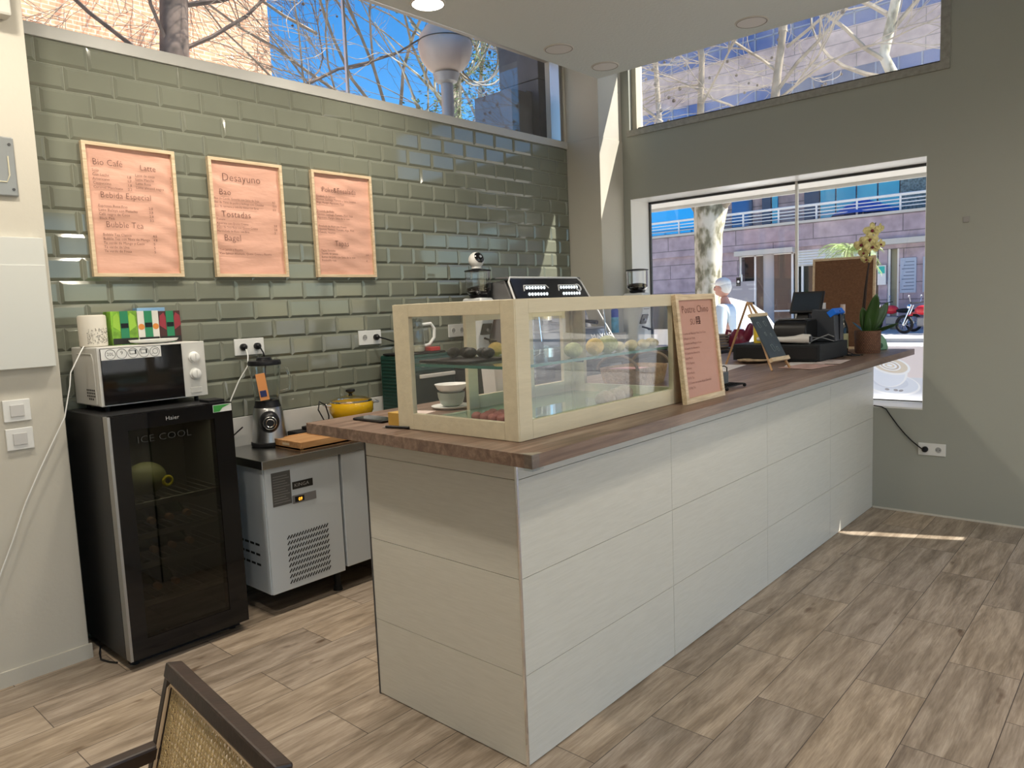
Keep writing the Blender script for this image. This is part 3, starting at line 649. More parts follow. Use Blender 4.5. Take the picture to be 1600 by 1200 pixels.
boxo('glass_pane', (cx1 - .005, cy0 + .04, 1.20), (cx1 - .002, cy1 - .07, 1.565), clear, dc)
boxo('top_glass', (cx0 + .05, cy0 + .05, cz1 - .012), (cx1 - .05, cy1 - .05, cz1 - .007), clear, dc)
for x0, x1 in ((cx0 + .345, cx0 + .70), (cx0 + .70, cx1 - .03)):
    q = B()
    for (a0, a1, b0, b1) in ((x0, x0 + .055, cz0 + .022, cz1 - .02), (x1 - .055, x1, cz0 + .022, cz1 - .02), (x0 + .055, x1 - .055, cz0 + .022, cz0 + .075), (x0 + .055, x1 - .055, cz1 - .075, cz1 - .02)): q.box((a0, cy1 - .022, b0), (a1, cy1 - .004, b1))
    d_ = q.build('rear_door', case_paint, dc, bevel=.0015)
    boxo('door_glass', (x0 + .05, cy1 - .014, cz0 + .07), (x1 - .05, cy1 - .011, cz1 - .07), clear, d_)
boxo('glass_shelf', (cx0 + .02, cy0 + .03, 1.378), (cx1 - .02, cy1 - .035, 1.386), shelf_glass, dc)
boxo('shelf_edge', (cx0 + .02, cy0 + .0295, 1.377), (cx1 - .02, cy0 + .0312, 1.387), M('green_glass_edge', (.03, .14, .11), .15), dc)
boxo('shelf_edge', (cx0 + .0185, cy0 + .03, 1.377), (cx0 + .0200, cy1 - .035, 1.387), M('green_glass_edge'), dc)
br = B()
for xx in (cx0 + .40, cx1 - .06): br.tube([(xx, cy0 + .035, 1.374), (xx, cy1 - .05, 1.374)], .004)
br.build('shelf_bearer', grey_dark, dc)
boxo('floor_glass', (cx0 + .03, cy0 + .03, cz0 + .021), (cx1 - .03, cy1 - .03, cz0 + .026), shelf_glass, dc)

# --- food in the case
def ball_mat(n, c): return M(n, c, .75, bump=.5, bscale=90, var=.12, vscale=30)
mY, mG, mB, mC = ball_mat('yellow_bun', (.62, .46, .16)), ball_mat('green_bun', (.33, .36, .17)), ball_mat('brown_bun', (.30, .24, .17)), ball_mat('cream_bun', (.56, .50, .32))
SH = 1.386; FL = TOP + .0262
def bun(x, y, z, r, m, lab, grp=None, sc=(1, 1, .82)):
    o = B().sph((x, y, z + r * sc[2] - .001), r, 18, 12, sc).build('bun', m, smooth=True)
    tag(o, lab, 'bun', grp); return o
bun(2.165, 2.02, SH, .033, mY, 'round yellow bun at the back left of the glass shelf')
bun(2.255, 1.60, SH, .034, mY, 'yellow bun at the front of the glass shelf, right of the left rear post', sc=(1, 1, .95))
bun(2.135, 1.61, SH, .034, mG, 'leftmost green bun on the glass shelf')
bun(2.36, 1.615, SH, .040, mG, 'large pale green bun right of the yellow one on the glass shelf', sc=(1.1, 1, .85))
for k, (x, y, r) in enumerate(((2.445, 1.62, .024), (2.50, 1.60, .025), (2.555, 1.63, .024), (2.60, 1.60, .023), (2.645, 1.635, .022), (2.69, 1.61, .022), (2.725, 1.645, .023))):
    bun(x, y, SH, r, mC, 'small cream coloured bun in the row at the right end of the glass shelf', 'small cream buns on the glass shelf')
for k, (x, y, l) in enumerate(((2.335, 1.615, 'nearest of the three grey-brown buns on the case floor'), (2.42, 1.625, 'middle of the three grey-brown buns on the case floor'), (2.515, 1.65, 'farthest of the three grey-brown buns on the case floor'))):
    bun(x, y, FL, .040, mB, l, sc=(1, 1, .85))
berry = M('pink_sweet', (.34, .13, .11), .7, bump=.4, bscale=80, var=.15, vscale=20)
random.seed(3)
pl = B().lathe([(.06, 0), (.115, .006), (.125, .014), (.12, .014), (.10, .008), (.001, .006)], (1.865, 1.715, FL), n=32, sq=(.75, 1.0)).build('plate', white_gloss, smooth=True)
tag(pl, 'flat white plate under the pink sweets on the case floor', 'plate')
n_ = 0
for j in range(3):
    for i in range(5 - j % 2):
        o = B().sph((0, 0, .017), .019, 12, 8, (1.1, 1, .85)).build('sweet', berry, loc=(0, 0, 0), smooth=True) if n_ == 0 else copy_tree(first_s)
        if n_ == 0: first_s = o
        o.location = (1.815 + j * .042 + random.uniform(-.004, .004), 1.64 + i * .040 + (j % 2) * .02, FL + .010)
        tag(o, 'small pink-brown round sweet on the white plate in the case', 'sweet', 'pink sweets on the case floor'); n_ += 1
# black tongs/tray on the shelf
tr = thing('black_tray', (1.86, 1.92, SH), 'long black food tray with dark buns on the left end of the glass shelf', 'tray')
B().box((1.79, 1.80, SH), (1.99, 2.06, SH + .010)).build('tray_plate', black_matt, tr, bevel=.003)
for k in range(5):
    o = B().sph((1.93 + .02 * (k % 2), 1.84 + k * .045, SH + .029), .024, 12, 8, (1.1, 1, .8)).build('dark_bun', M('black_bun', (.03, .03, .028), .6, bump=.5, bscale=60), smooth=True)
    tag(o, 'charcoal black bun on the black tray in the case', 'bun', 'charcoal buns on the black tray'); 

# ================================================================== MENU SIGN LEANING ON THE CASE
sg = thing('menu_sign', (2.865, 1.48, TOP), 'light wood framed pink dessert menu leaning on the right end of the display case', 'menu sign')
def lean(u, v, d): # u across, v up along the board, d outward
    a = math.radians(6.0)
    return (2.69 + u, 1.461 + v * math.sin(a) - d * math.cos(a), TOP + v * math.cos(a) + d * math.sin(a))
def leanbox(q, u0, u1, v0, v1, d0, d1):
    q.hexa([lean(u0, v0, d0), lean(u1, v0, d0), lean(u1, v0, d1), lean(u0, v0, d1), lean(u0, v1, d0), lean(u1, v1, d0), lean(u1, v1, d1), lean(u0, v1, d1)])
W_, H_ = .345, .452
q = B(); leanbox(q, 0, .022, 0, H_, -.018, .004); leanbox(q, W_ - .022, W_, 0, H_, -.018, .004); leanbox(q, .022, W_ - .022, 0, .024, -.018, .004); leanbox(q, .022, W_ - .022, H_ - .024, H_, -.018, .004)
q.build('frame', light_wood, sg, bevel=.0015)
q = B(); leanbox(q, .02, W_ - .02, .02, H_ - .02, -.012, -.006); q.build('menu_sheet', M('dusty_pink_paper', (.50, .27, .21), .5, bump=.3, bscale=6), sg)
xd = (1, 0, 0); a6 = math.radians(6); yd = (0, math.sin(a6), math.cos(a6))
T_ = [('Postre Chino', lean(W_ / 2, .375, -.0055), xd, yd, .044, .95, 'CENTER'), ('SU', lean(.115, .325, -.0055), xd, yd, .036, 1, 'LEFT')]
text('heading_text', T_, sg, ink_soft)
q = B()
for (u0, v0, du, dv) in ((.168, .325, .004, .032), (.175, .345, .03, .004), (.178, .325, .004, .03), (.172, .334, .035, .004), (.192, .325, .004, .034), (.200, .325, .004, .030), (.186, .325, .02, .004), (.17, .353, .034, .004)): leanbox(q, u0, u0 + du, v0, v0 + dv, -.006, -.0052)
q.build('character_glyph', ink, sg)
rows = ['1.Leche de Manteca Frita Con Coco', '2.Postre de China', '3.Sesamo de Mango y Coco', '4.Sesamo de Almendras', '5.Canela de Almendras', '6.Jia Mochi', '7.Te Tapioca', '8.Coco', '9.Te Verde', '10.Te Tea', '11.Crema con Judias Rojas Glaseadas', '12.Big Tea']
text('menu_text', [(r_, lean(.045, .285 - k * .0205, -.0055), xd, yd, .0135, .95, 'LEFT') for k, r_ in enumerate(rows)], sg, ink_soft)

# ================================================================== SMALL THINGS ON THE WORKTOP
yb = tag(B().box((1.755, 2.15, TOP), (1.84, 2.215, TOP + .048)).build('yellow_box', M('mustard_card', (.50, .30, .06), .6, var=.08, vscale=12), bevel=.001), 'small mustard yellow box at the back left corner of the display case', 'box')
ph = thing('phone', (1.80, 2.36, TOP), 'black phone lying on the worktop left of the yellow box', 'phone')
B().box((1.76, 2.262, TOP), (1.845, 2.45, TOP + .010)).build('phone_body', plastic_b, ph, bevel=.004)
B().box((1.765, 2.267, TOP + .0101), (1.84, 2.445, TOP + .0108)).build('phone_screen', black_gloss, ph)
pn = thing('pen', (1.70, 2.12, TOP), 'black pen lying against the back corner of the display case', 'pen')
B().cyl((1.695, 2.155, TOP + .006), (1.722, 2.055, TOP + .006), .005, n=10).build('barrel', plastic_b, pn, smooth=True)
B().cyl((1.695, 2.155, TOP + .006), (1.690, 2.172, TOP + .004), .004, .001, n=10).build('tip', alu, pn, smooth=True)
# bowls and papers behind the case
random.seed(8)
pt = tag(B().lathe([(.05, 0), (.085, .006), (.09, .012), (.08, .010), (.001, .007)], (2.20, 2.33, TOP), n=30).build('saucer', white_gloss, smooth=True), 'white saucer under the bowls behind the display case', 'saucer')
bl = tag(B().lathe([(.032, 0), (.048, .012), (.058, .04), (.060, .062), (.056, .062), (.05, .03), (.001, .012)], (2.20, 2.33, TOP + .008), n=30).build('bowl', M('grey_green_ceramic', (.28, .33, .29), .3), smooth=True), 'grey-green bowl, lower of the two stacked behind the case', 'bowl')
bl2 = tag(B().lathe([(.03, 0), (.06, .02), (.072, .042), (.069, .042), (.055, .022), (.001, .006)], (2.20, 2.33, TOP + .064), n=30).build('bowl', white_gloss, smooth=True), 'white bowl resting inside the grey-green bowl', 'bowl')
jr = thing('dark_jar', (2.33, 2.36, TOP), 'dark brown jar beside the stacked bowls behind the case', 'jar')
B().lathe([(.038, 0), (.040, .01), (.040, .075), (.034, .085)], (2.33, 2.36, TOP), n=24).build('jar_body', M('brown_glass', (.05, .025, .018), .15), jr, smooth=True)
B().cyl((2.33, 2.36, TOP + .085), (2.33, 2.36, TOP + .10), .035, n=24).build('jar_lid', grey_dark, jr, smooth=True)
pa = tag(B().box((1.86, 2.28, TOP), (2.08, 2.40, TOP + .002), rot=(0, 0, .3)).build('paper_sheet', M('pale_pink_sheet', (.62, .50, .46), .7)), 'pale pink sheet of paper on the worktop behind the case', 'paper')
# basket behind / right of the case
bk = thing('basket', (3.28, 2.08, TOP), 'tan woven basket with hoop handle standing right of the display case', 'basket')
wick = M('woven_tan', (.33, .22, .12), .8, bump=1., bscale=70, var=.25, vscale=40)
q = B(); nn = 28
def rrect(cx_, cy_, hx, hy, z): return [Vector((cx_ + hx * math.copysign(abs(math.cos(2 * PI * i / nn)) ** .5, math.cos(2 * PI * i / nn)), cy_ + hy * math.copysign(abs(math.sin(2 * PI * i / nn)) ** .5, math.sin(2 * PI * i / nn)), z)) for i in range(nn)]
ringz = []
for (s_, z) in ((.86, 0), (.93, .04), (1.0, .095), (.96, .095), (.9, .04), (.84, .008)): ringz.append([q.bm.verts.new(p) for p in rrect(3.28, 2.08, .20 * s_, .12 * s_, TOP + z)])
for i in range(5): q.bridge(ringz[i], ringz[i + 1])
q.bm.faces.new(ringz[0][::-1]); q.bm.faces.new(ringz[-1]); q.build('basket_body', wick, bk, smooth=True)
for xx in (3.12, 3.44):
    B().tube([(xx, 2.08 + .12 * math.cos(a), TOP + .085 + .075 * math.sin(a)) for a in [PI * k / 12 for k in range(13)]], .008).build('handle', M('dark_wicker', (.12, .09, .06), .7), bk, smooth=True)
cn = tag(B().box((3.15, 2.0, TOP + .06), (3.36, 2.16, TOP + .088), rot=(0, .06, .2)).build('napkin_stack', M('pink_patterned', (.55, .30, .32), .8, var=.3, vscale=40)), 'pink patterned napkins filling the tan basket', 'napkins')
# white bag added behind the case for the pale reflection in its glass
bg_ = thing('reflection_bag', (2.58, 2.40, TOP), 'white paper bag added behind the display case for a reflection in its glass', 'bag')
B().hexa([(2.50, 2.34, TOP), (2.68, 2.34, TOP), (2.68, 2.42, TOP), (2.50, 2.42, TOP), (2.48, 2.335, TOP + .21), (2.70, 2.335, TOP + .21), (2.70, 2.42, TOP + .21), (2.48, 2.42, TOP + .21)]).build('bag_body', M('white_paper', (.78, .78, .78), .7, bump=.4, bscale=14), bg_)
B().tube([(2.55, 2.338, TOP + .20), (2.555, 2.336, TOP + .25), (2.60, 2.336, TOP + .262), (2.63, 2.336, TOP + .25), (2.635, 2.338, TOP + .20)], .003).build('bag_handle', white_gloss, bg_)
# napkin box, wire rack
nbx = thing('napkin_box', (3.30, 1.70, TOP), 'cream napkin box half hidden behind the menu sign', 'napkin box')
B().box((3.20, 1.66, TOP), (3.36, 1.78, TOP + .092)).build('box_body', M('cream_card', (.60, .56, .46), .6), nbx, bevel=.002)
B().box((3.215, 1.675, TOP + .092), (3.345, 1.765, TOP + .096)).build('napkin', white_gloss, nbx)
rk = thing('wire_rack', (3.30, 1.56, TOP), 'little black wire card holder on the worktop beside the menu sign', 'wire rack')
x0, x1, y0, y1 = 3.18, 3.37, 1.52, 1.61
B().tube([(x0, y0, TOP + .016), (x1, y0, TOP + .016), (x1, y1, TOP + .016), (x0, y1, TOP + .016), (x0, y0, TOP + .016)], .003).tube([(x0, y1, TOP + .016), (x0, y1, TOP + .09), (x0 + .03, y1, TOP + .10), (x1 - .03, y1, TOP + .10), (x1, y1, TOP + .09), (x1, y1, TOP + .016)], .003).build('wire_frame', black_matt, rk, smooth=True)
q = B()
for k in range(9): q.tube([(x0 + .01 + k * .021, y0, TOP + .016), (x0 + .01 + k * .021, y1, TOP + .016)], .0016)
for k in range(3): q.tube([(x0, y0 + .02 + k * .024, TOP + .016), (x1, y0 + .02 + k * .024, TOP + .016)], .0016)
q.build('wire_grid', black_matt, rk)
for (a, c) in ((x0, y0), (x1, y0), (x1, y1), (x0, y1)): B().sph((a, c, TOP + .009), .0088, 10, 8).build('ball_foot', black_matt, rk, smooth=True)
cd_ = tag(B().box((3.22, 1.583, TOP + .02), (3.33, 1.587, TOP + .075)).build('card_stack', M('dark_card', (.05, .06, .07), .4)), 'dark cards standing in the wire holder', 'cards')
# flyers
fly = [M('flyer_red', (.55, .36, .32), .4, var=.4, vscale=16), M('flyer_white', (.72, .68, .66), .4, var=.2, vscale=18), M('flyer_pink', (.66, .55, .52), .4, var=.3, vscale=16)]
for k, (x, y, wx, wy, rz, m_, l_) in enumerate(((4.22, 2.10, .42, .28, .15, 1, 'large white and red flyer lying behind the little easel'), (4.55, 1.66, .30, .21, .25, 1, 'white flyer on top of the pile in front of the cash drawer'), (4.42, 1.60, .30, .21, -.15, 0, 'pinkish flyer lowest in the pile beside the easel foot'), (4.75, 1.57, .30, .16, .1, 2, 'pink flyer nearest the worktop edge before the cash drawer'), (3.80, 2.02, .36, .10, .3, 2, 'pink paper strip on the worktop behind the wire holder'))):
    zz = TOP + .0005 + k * .0012
    o = B().box((x - wx / 2, y - wy / 2, zz), (x + wx / 2, y + wy / 2, zz + .001), rot=(0, 0, rz)).build('flyer', fly[m_]); tag(o, l_, 'flyer', 'flyers on the worktop')
pd = tag(B().lathe([(.06, 0), (.10, .008), (.105, .014), (.09, .010), (.001, .006)], (4.62, 2.02, TOP + .006), n=30).build('patterned_dish', M('patterned_ceramic', (.5, .38, .25), .4, var=.6, vscale=30), smooth=True), 'shallow patterned dish behind the chalkboard foot', 'dish')

# ================================================================== EASEL WITH CHALKBOARD
es = thing('easel_chalkboard', (4.25, 1.8, TOP), 'miniature wooden easel holding a dark chalkboard in front of the cash drawer', 'chalkboard')
ew = M('easel_wood', (.42, .25, .12), .55, var=.12, vscale=20)
apex = Vector((4.20, 1.865, 1.545)); f1 = Vector((4.075, 1.675, TOP + .006)); f2 = Vector((4.30, 1.66, TOP + .006)); f3 = Vector((4.43, 2.12, TOP + .006))
def bar_(p0, p1, w_, q=None):
    q = q or B(); q.tube([p0, p1], w_, n=4); return q
# front frame plane from feet f1,f2 to the apex
side = (f2 - f1).normalized(); upv = (apex - (f1 + f2) / 2).normalized(); nv = side.cross(upv).normalized()
if nv.x > 0: nv = -nv
c0 = (f1 + f2) / 2
def ep(u, v, d=0.0): return c0 + side * u + upv * v + nv * d
L_ = (apex - c0).length
for sgn in (-1, 1): bar_(ep(sgn * .112, 0), ep(sgn * .015, L_ * .98), .0075).build('front_leg', ew, es)
bar_(f3, apex + Vector((.005, .01, .0)), .0075).build('rear_leg', ew, es)
q = B().tube([ep(-.02, L_ * .985), ep(.03, L_ * .975)], .008, n=8); q.build('apex_block', ew, es)
def ebox(q, u0, u1, v0, v1, d0, d1):
    q.hexa([ep(u0, v0, d0), ep(u1, v0, d0), ep(u1, v0, d1), ep(u0, v0, d1), ep(u0, v1, d0), ep(u1, v1, d0), ep(u1, v1, d1), ep(u0, v1, d1)])
q = B(); ebox(q, -.098, .098, .065, .335, .010, .018); q.build('board', M('slate', (.045, .06, .075), .55, var=.15, vscale=12), es)
q = B(); ebox(q, -.108, .108, .045, .068, .006, .030); q.build('lower_rail', light_wood, es, bevel=.001)
q = B(); ebox(q, -.104, .104, .332, .352, .006, .026); q.build('upper_rail', light_wood, es, bevel=.001)
random.seed(4); q = B()
for (u, v, s_) in ((-.045, .28, .05), (.03, .285, .045), (-.02, .22, .03), (.04, .21, .025), (-.01, .13, .06), (.04, .12, .04)):
    pts = [ep(u + s_ * .5 * math.cos(k * 1.1) * (.5 + .5 * (k % 3) / 2), v + s_ * .4 * math.sin(k * 1.1), .0185) for k in range(9)]; q.tube(pts, .0009, n=3)
q.build('chalk_scribble', M('chalk', (.30, .34, .34), .9), es)

# ================================================================== CASH DRAWER, PRINTER, TILL, SCANNER
cdw = thing('cash_drawer', (4.98, 1.88, TOP), 'big black cash drawer on the worktop carrying the till equipment', 'cash drawer')
DX0, DX1, DY0, DY1, DZ = 4.70, 5.22, 1.625, 2.20, 1.262
B().box((DX0, DY0, TOP + .008), (DX1, DY1, DZ)).build('drawer_housing', M('black_metal', (.020, .023, .026), .5, spec=.2), cdw, bevel=.004)
B().box((DX0 - .006, DY0 + .02, TOP + .02), (DX0 + .001, DY1 - .02, DZ - .018)).build('drawer_front', black_matt, cdw, bevel=.002)
for (a, c) in ((DX0 + .03, DY0 + .03), (DX1 - .03, DY0 + .03), (DX1 - .03, DY1 - .03), (DX0 + .03, DY1 - .03)): B().cyl((a, c, TOP), (a, c, TOP + .009), .012, n=12).build('foot', black_matt, cdw)
prn = thing('receipt_printer', (4.86, 1.95, DZ), 'rounded black receipt printer on the left of the cash drawer', 'printer')
q = B(); pr_ = [(4.755, DZ), (4.76, DZ + .10), (4.775, DZ + .135), (4.80, DZ + .15), (4.95, DZ + .155), (4.97, DZ + .14), (4.97, DZ)]
q.prism([(x, 1.735, z) for x, z in pr_], (0, .215, 0)); q.build('printer_body', M('satin_black', (.008, .008, .009), .35, spec=.25), prn, smooth=True, bevel=.008)
B().box((4.80, 1.755, DZ + .152), (4.90, 1.93, DZ + .160)).build('paper_lid', grey_dark, prn, bevel=.002)
tl_ = thing('till_screen', (5.09, 1.86, DZ), 'black till screen tilted upwards behind the receipt printer', 'till screen')
B().hexa([(5.03, 1.82, DZ), (5.15, 1.82, DZ), (5.15, 1.94, DZ), (5.03, 1.94, DZ), (5.07, 1.83, DZ + .22), (5.11, 1.83, DZ + .22), (5.11, 1.90, DZ + .22), (5.07, 1.90, DZ + .22)]).build('stand', plastic_b, tl_, bevel=.004)
Rt = Euler((0, math.radians(-62), 0)).to_matrix(); pv = (5.07, 1.84, DZ + .26)
q = B(); q.box((4.99, 1.735, DZ + .251), (5.15, 1.945, DZ + .269), rot=Rt, piv=pv); q.build('screen_housing', plastic_b, tl_, bevel=.004)
q = B(); q.box((5.005, 1.75, DZ + .2695), (5.135, 1.93, DZ + .2705), rot=Rt, piv=pv); q.build('screen', M('dark_screen', (.02, .03, .045), .08), tl_)
lb_ = thing('label_printer', (5.09, 1.70, DZ), 'grey and black label printer with bright blue flap, right side of the cash drawer', 'printer')
q = B(); pf = [(1.63, DZ), (1.635, DZ + .16), (1.655, DZ + .205), (1.78, DZ + .215), (1.80, DZ)]
q.prism([(4.99, y, z) for y, z in pf], (.17, 0, 0)); q.build('printer_body', M('smoke_grey', (.045, .05, .06), .3, spec=.3), lb_, smooth=True, bevel=.006)
B().box((4.985, 1.633, DZ + .163), (5.165, 1.675, DZ + .213), rot=(.95, 0, 0)).build('blue_flap', M('bright_blue', (.01, .16, .75), .2), lb_, bevel=.004)
B().box((5.07, 1.626, DZ + .01), (5.078, 1.70, DZ + .2)).build('seam', plastic_b, lb_)
scn = thing('barcode_scanner', (4.76, 1.72, DZ), 'light grey handheld scanner lying on the front of the cash drawer', 'scanner')
B().tube([(4.725, 2.04, DZ + .034), (4.725, 1.94, DZ + .032), (4.725, 1.86, DZ + .030), (4.735, 1.80, DZ + .030), (4.735, 1.745, DZ + .035), (4.737, 1.70, DZ + .033)], [.013, .017, .019, .024, .032, .030], n=14).build('scanner_body', M('light_grey_plastic', (.55, .54, .52), .35), scn, smooth=True)
B().box((4.716, 1.692, DZ + .014), (4.758, 1.700, DZ + .052)).build('scan_window', black_gloss, scn, bevel=.002)
cbl = tag(B().tube([(4.80, 1.74, DZ + .006), (4.88, 1.70, DZ + .03), (4.95, 1.66, DZ + .05), (5.0, 1.635, DZ + .03), (5.02, 1.632, DZ + .006)], .004).tube([(4.78, 1.80, DZ + .006), (4.86, 1.76, DZ + .035), (4.93, 1.69, DZ + .03), (4.985, 1.635, DZ + .005)], .003).build('scanner_cable', M('grey_lead', (.2, .2, .2), .5), smooth=True), 'grey cable looping across the cash drawer top', 'cable')
cb2 = tag(B().tube([(5.222, 1.70, TOP + .02), (5.26, 1.64, TOP + .01), (5.30, 1.60, TOP + .004), (5.27, 1.56, TOP + .004), (5.24, 1.60, TOP + .004), (5.31, 1.70, TOP + .004)], .004).tube([(5.224, 1.74, TOP + .05), (5.30, 1.66, TOP + .03), (5.34, 1.62, TOP + .004), (5.30, 1.55, TOP + .004)], .003).build('power_cable', plastic_b, smooth=True), 'tangled black cables on the worktop behind the cash drawer', 'cable')
yl = tag(B().lathe([(.03, 0), (.032, .02), (.032, .12), (.02, .14)], (4.88, 2.10, DZ), n=20).build('yellow_tub', M('yellow_plastic', (.75, .55, .05), .4), smooth=True), 'yellow tub peeping out between the chalkboard and the receipt printer', 'tub')
# till supplier screen done; bottles
def bottle(x, y, z, h, r, glassm, lab, capm, labm=None, nk=.013, grp=None):
    t = thing('bottle', (x, y, z), lab, 'bottle', grp)
    B().lathe([(r * .95, 0), (r, .008), (r, h * .52), (r * .8, h * .60), (nk * 1.2, h * .70), (nk, h * .76), (nk, h * .95), (nk * 1.1, h * .95), (nk * 1.1, h)], (x, y, z), n=24).build('bottle_body', glassm, t, smooth=True)
    B().cyl((x, y, z + h * .82), (x, y, z + h + .003), nk * 1.25, n=18).build('cap', capm, t, smooth=True)
    if labm: B().cyl((x, y, z + h * .12), (x, y, z + h * .42), r + .0012, n=24, caps=False).build('label', labm, t, smooth=True)
    return t
dgr = M('dark_bottle_glass', (.01, .012, .01), .06)
bottle(5.42, 1.72, TOP, .345, .036, dgr, 'dark wine bottle with pinkish neck seal left of the orchid', M('pale_foil', (.55, .45, .42), .4), M('olive_label', (.33, .32, .18), .6))
bottle(5.44, 1.86, TOP, .36, .034, M('pale_bottle_glass', (.30, .33, .34), .1), 'pale capped bottle behind the blue-flapped label printer', M('white_foil', (.6, .6, .62), .4), M('white_label', (.6, .6, .6), .5))
# green liqueur bottle
gb = thing('green_bottle', (5.80, 1.60, TOP), 'squat triangular pale green bottle right of the orchid pot', 'bottle')
q = B(); prf = [(-.062, 0), (.062, 0), (.066, .02), (.052, .075), (.022, .112), (-.022, .112), (-.052, .075), (-.066, .02)]
q.prism([(5.80 + u * .65, 1.582 - u * .74, TOP + v) for u, v in prf], (.04, .036, 0)); q.build('bottle_body', M('pale_green_glass', (.30, .58, .38), .2, trans=.25), gb, smooth=True, bevel=.008)
B().cyl((5.82, 1.60, TOP + .112), (5.82, 1.60, TOP + .142), .014, n=16).build('cork', M('brown_cork', (.16, .07, .04), .7), gb, smooth=True)
B().cyl((5.785, 1.572, TOP + .035), (5.797, 1.584, TOP + .035), .020, n=20).build('emblem', M('dark_green_print', (.03, .12, .06), .5), gb)

# ================================================================== ORCHID
oc = thing('potted_orchid', (5.54, 1.59, TOP), 'yellow orchid in a woven terracotta coloured pot at the window end of the bar', 'orchid')
def weave_mat():
    m, nt, b_ = node_mat('woven_terracotta'); L = nt.links.new
    tc = N(nt, 'ShaderNodeTexCoord'); ck = N(nt, 'ShaderNodeTexBrick', offset=.5)
    sx = N(nt, 'ShaderNodeSeparateXYZ'); L(tc.outputs['Object'], sx.inputs[0])
    at = N(nt, 'ShaderNodeMath', operation='ARCTAN2'); L(sx.outputs['Y'], at.inputs[0]); L(sx.outputs['X'], at.inputs[1])
    mu = N(nt, 'ShaderNodeMath', operation='MULTIPLY'); L(at.outputs[0], mu.inputs[0]); mu.inputs[1].default_value = .085
    cb = N(nt, 'ShaderNodeCombineXYZ'); L(mu.outputs[0], cb.inputs['X']); L(sx.outputs['Z'], cb.inputs['Y']); L(cb.outputs[0], ck.inputs['Vector'])
    ck.inputs['Color1'].default_value = (.20, .095, .055, 1); ck.inputs['Color2'].default_value = (.29, .14, .08, 1); ck.inputs['Mortar'].default_value = (.09, .04, .025, 1)
    ck.inputs['Scale'].default_value = 1; ck.inputs['Brick Width'].default_value = .014; ck.inputs['Row Height'].default_value = .011; ck.inputs['Mortar Size'].default_value = .0022; ck.inputs['Mortar Smooth'].default_value = .6
    L(ck.outputs['Color'], b_.inputs['Base Color']); b_.inputs['Roughness'].default_value = .7
    bp = N(nt, 'ShaderNodeBump'); bp.invert = True; bp.inputs['Strength'].default_value = .8; bp.inputs['Distance'].default_value = .004; L(ck.outputs['Fac'], bp.inputs['Height']); L(bp.outputs[0], b_.inputs['Normal'])
    return m
B().lathe([(.078, 0), (.083, .01), (.086, .155), (.082, .158), (.078, .15), (.076, .13)], (5.54, 1.59, TOP), n=44).build('pot', weave_mat(), oc, smooth=True)
B().cyl((5.54, 1.59, TOP + .128), (5.54, 1.59, TOP + .135), .077, n=30).build('moss', M('moss', (.06, .05, .03), .9, bump=1, bscale=80), oc)
random.seed(12)
stalk = [(5.54, 1.60, TOP + .13), (5.545, 1.615, TOP + .30), (5.54, 1.60, TOP + .48), (5.535, 1.585, TOP + .62), (5.535, 1.575, TOP + .74), (5.54, 1.56, TOP + .84), (5.54, 1.545, TOP + .90)]
B().tube(stalk, [.007, .006, .0055, .005, .0045, .004, .003]).tube([(5.55, 1.61, TOP + .13), (5.548, 1.63, TOP + .28), (5.545, 1.612, TOP + .45), (5.54, 1.59, TOP + .60)], .005).build('stem', M('dark_stem', (.035, .022, .018), .6), oc, smooth=True)
leafm = M('orchid_leaf', (.035, .085, .022), .3, var=.25, vscale=8)
def leaf(d, L_, w_, side, bend):
    """broad paddle leaf: d growth direction, side the direction its width runs, bend how far the tip arches over"""
    q = B(); n = 10; prev = None; d = Vector(d).normalized(); sd = (Vector(side) - d * Vector(side).dot(d)).normalized(); up_ = sd.cross(d)
    for i in range(n + 1):
        t_ = i / n; c = Vector((5.54, 1.59, TOP + .13)) + d * (L_ * t_) + up_ * (bend * t_ * t_); ww = w_ * (math.sin(PI * min(1, .10 + t_ * .90)) ** .55 if t_ < .98 else .12)
        cur = [q.bm.verts.new(c + sd * ww * k + up_ * (abs(k) * ww * .28)) for k in (-1, -.5, 0, .5, 1)]
        if prev:
            for k in range(4): q.bm.faces.new((prev[k], prev[k + 1], cur[k + 1], cur[k]))
        prev = cur
    o = q.build('leaf', leafm, oc, smooth=True); md = o.modifiers.new('s', 'SOLIDIFY'); md.thickness = .003
leaf((-.15, -.22, .95), .30, .042, (.35, -.93, 0), .03); leaf((.1, -.52, .85), .25, .038, (.5, -.8, -.3), -.04); leaf((.25, -.95, .55), .20, .030, (.8, .2, -.5), .03)
leaf((-.2, .12, .95), .20, .034, (.3, -.95, 0), .02); leaf((-.1, .85, .45), .13, .030, (.9, .1, .1), .03)
petal_m = M('orchid_petal', (.72, .64, .30), .5, var=.2, vscale=60); heart_m = M('orchid_heart', (.16, .012, .03), .5)
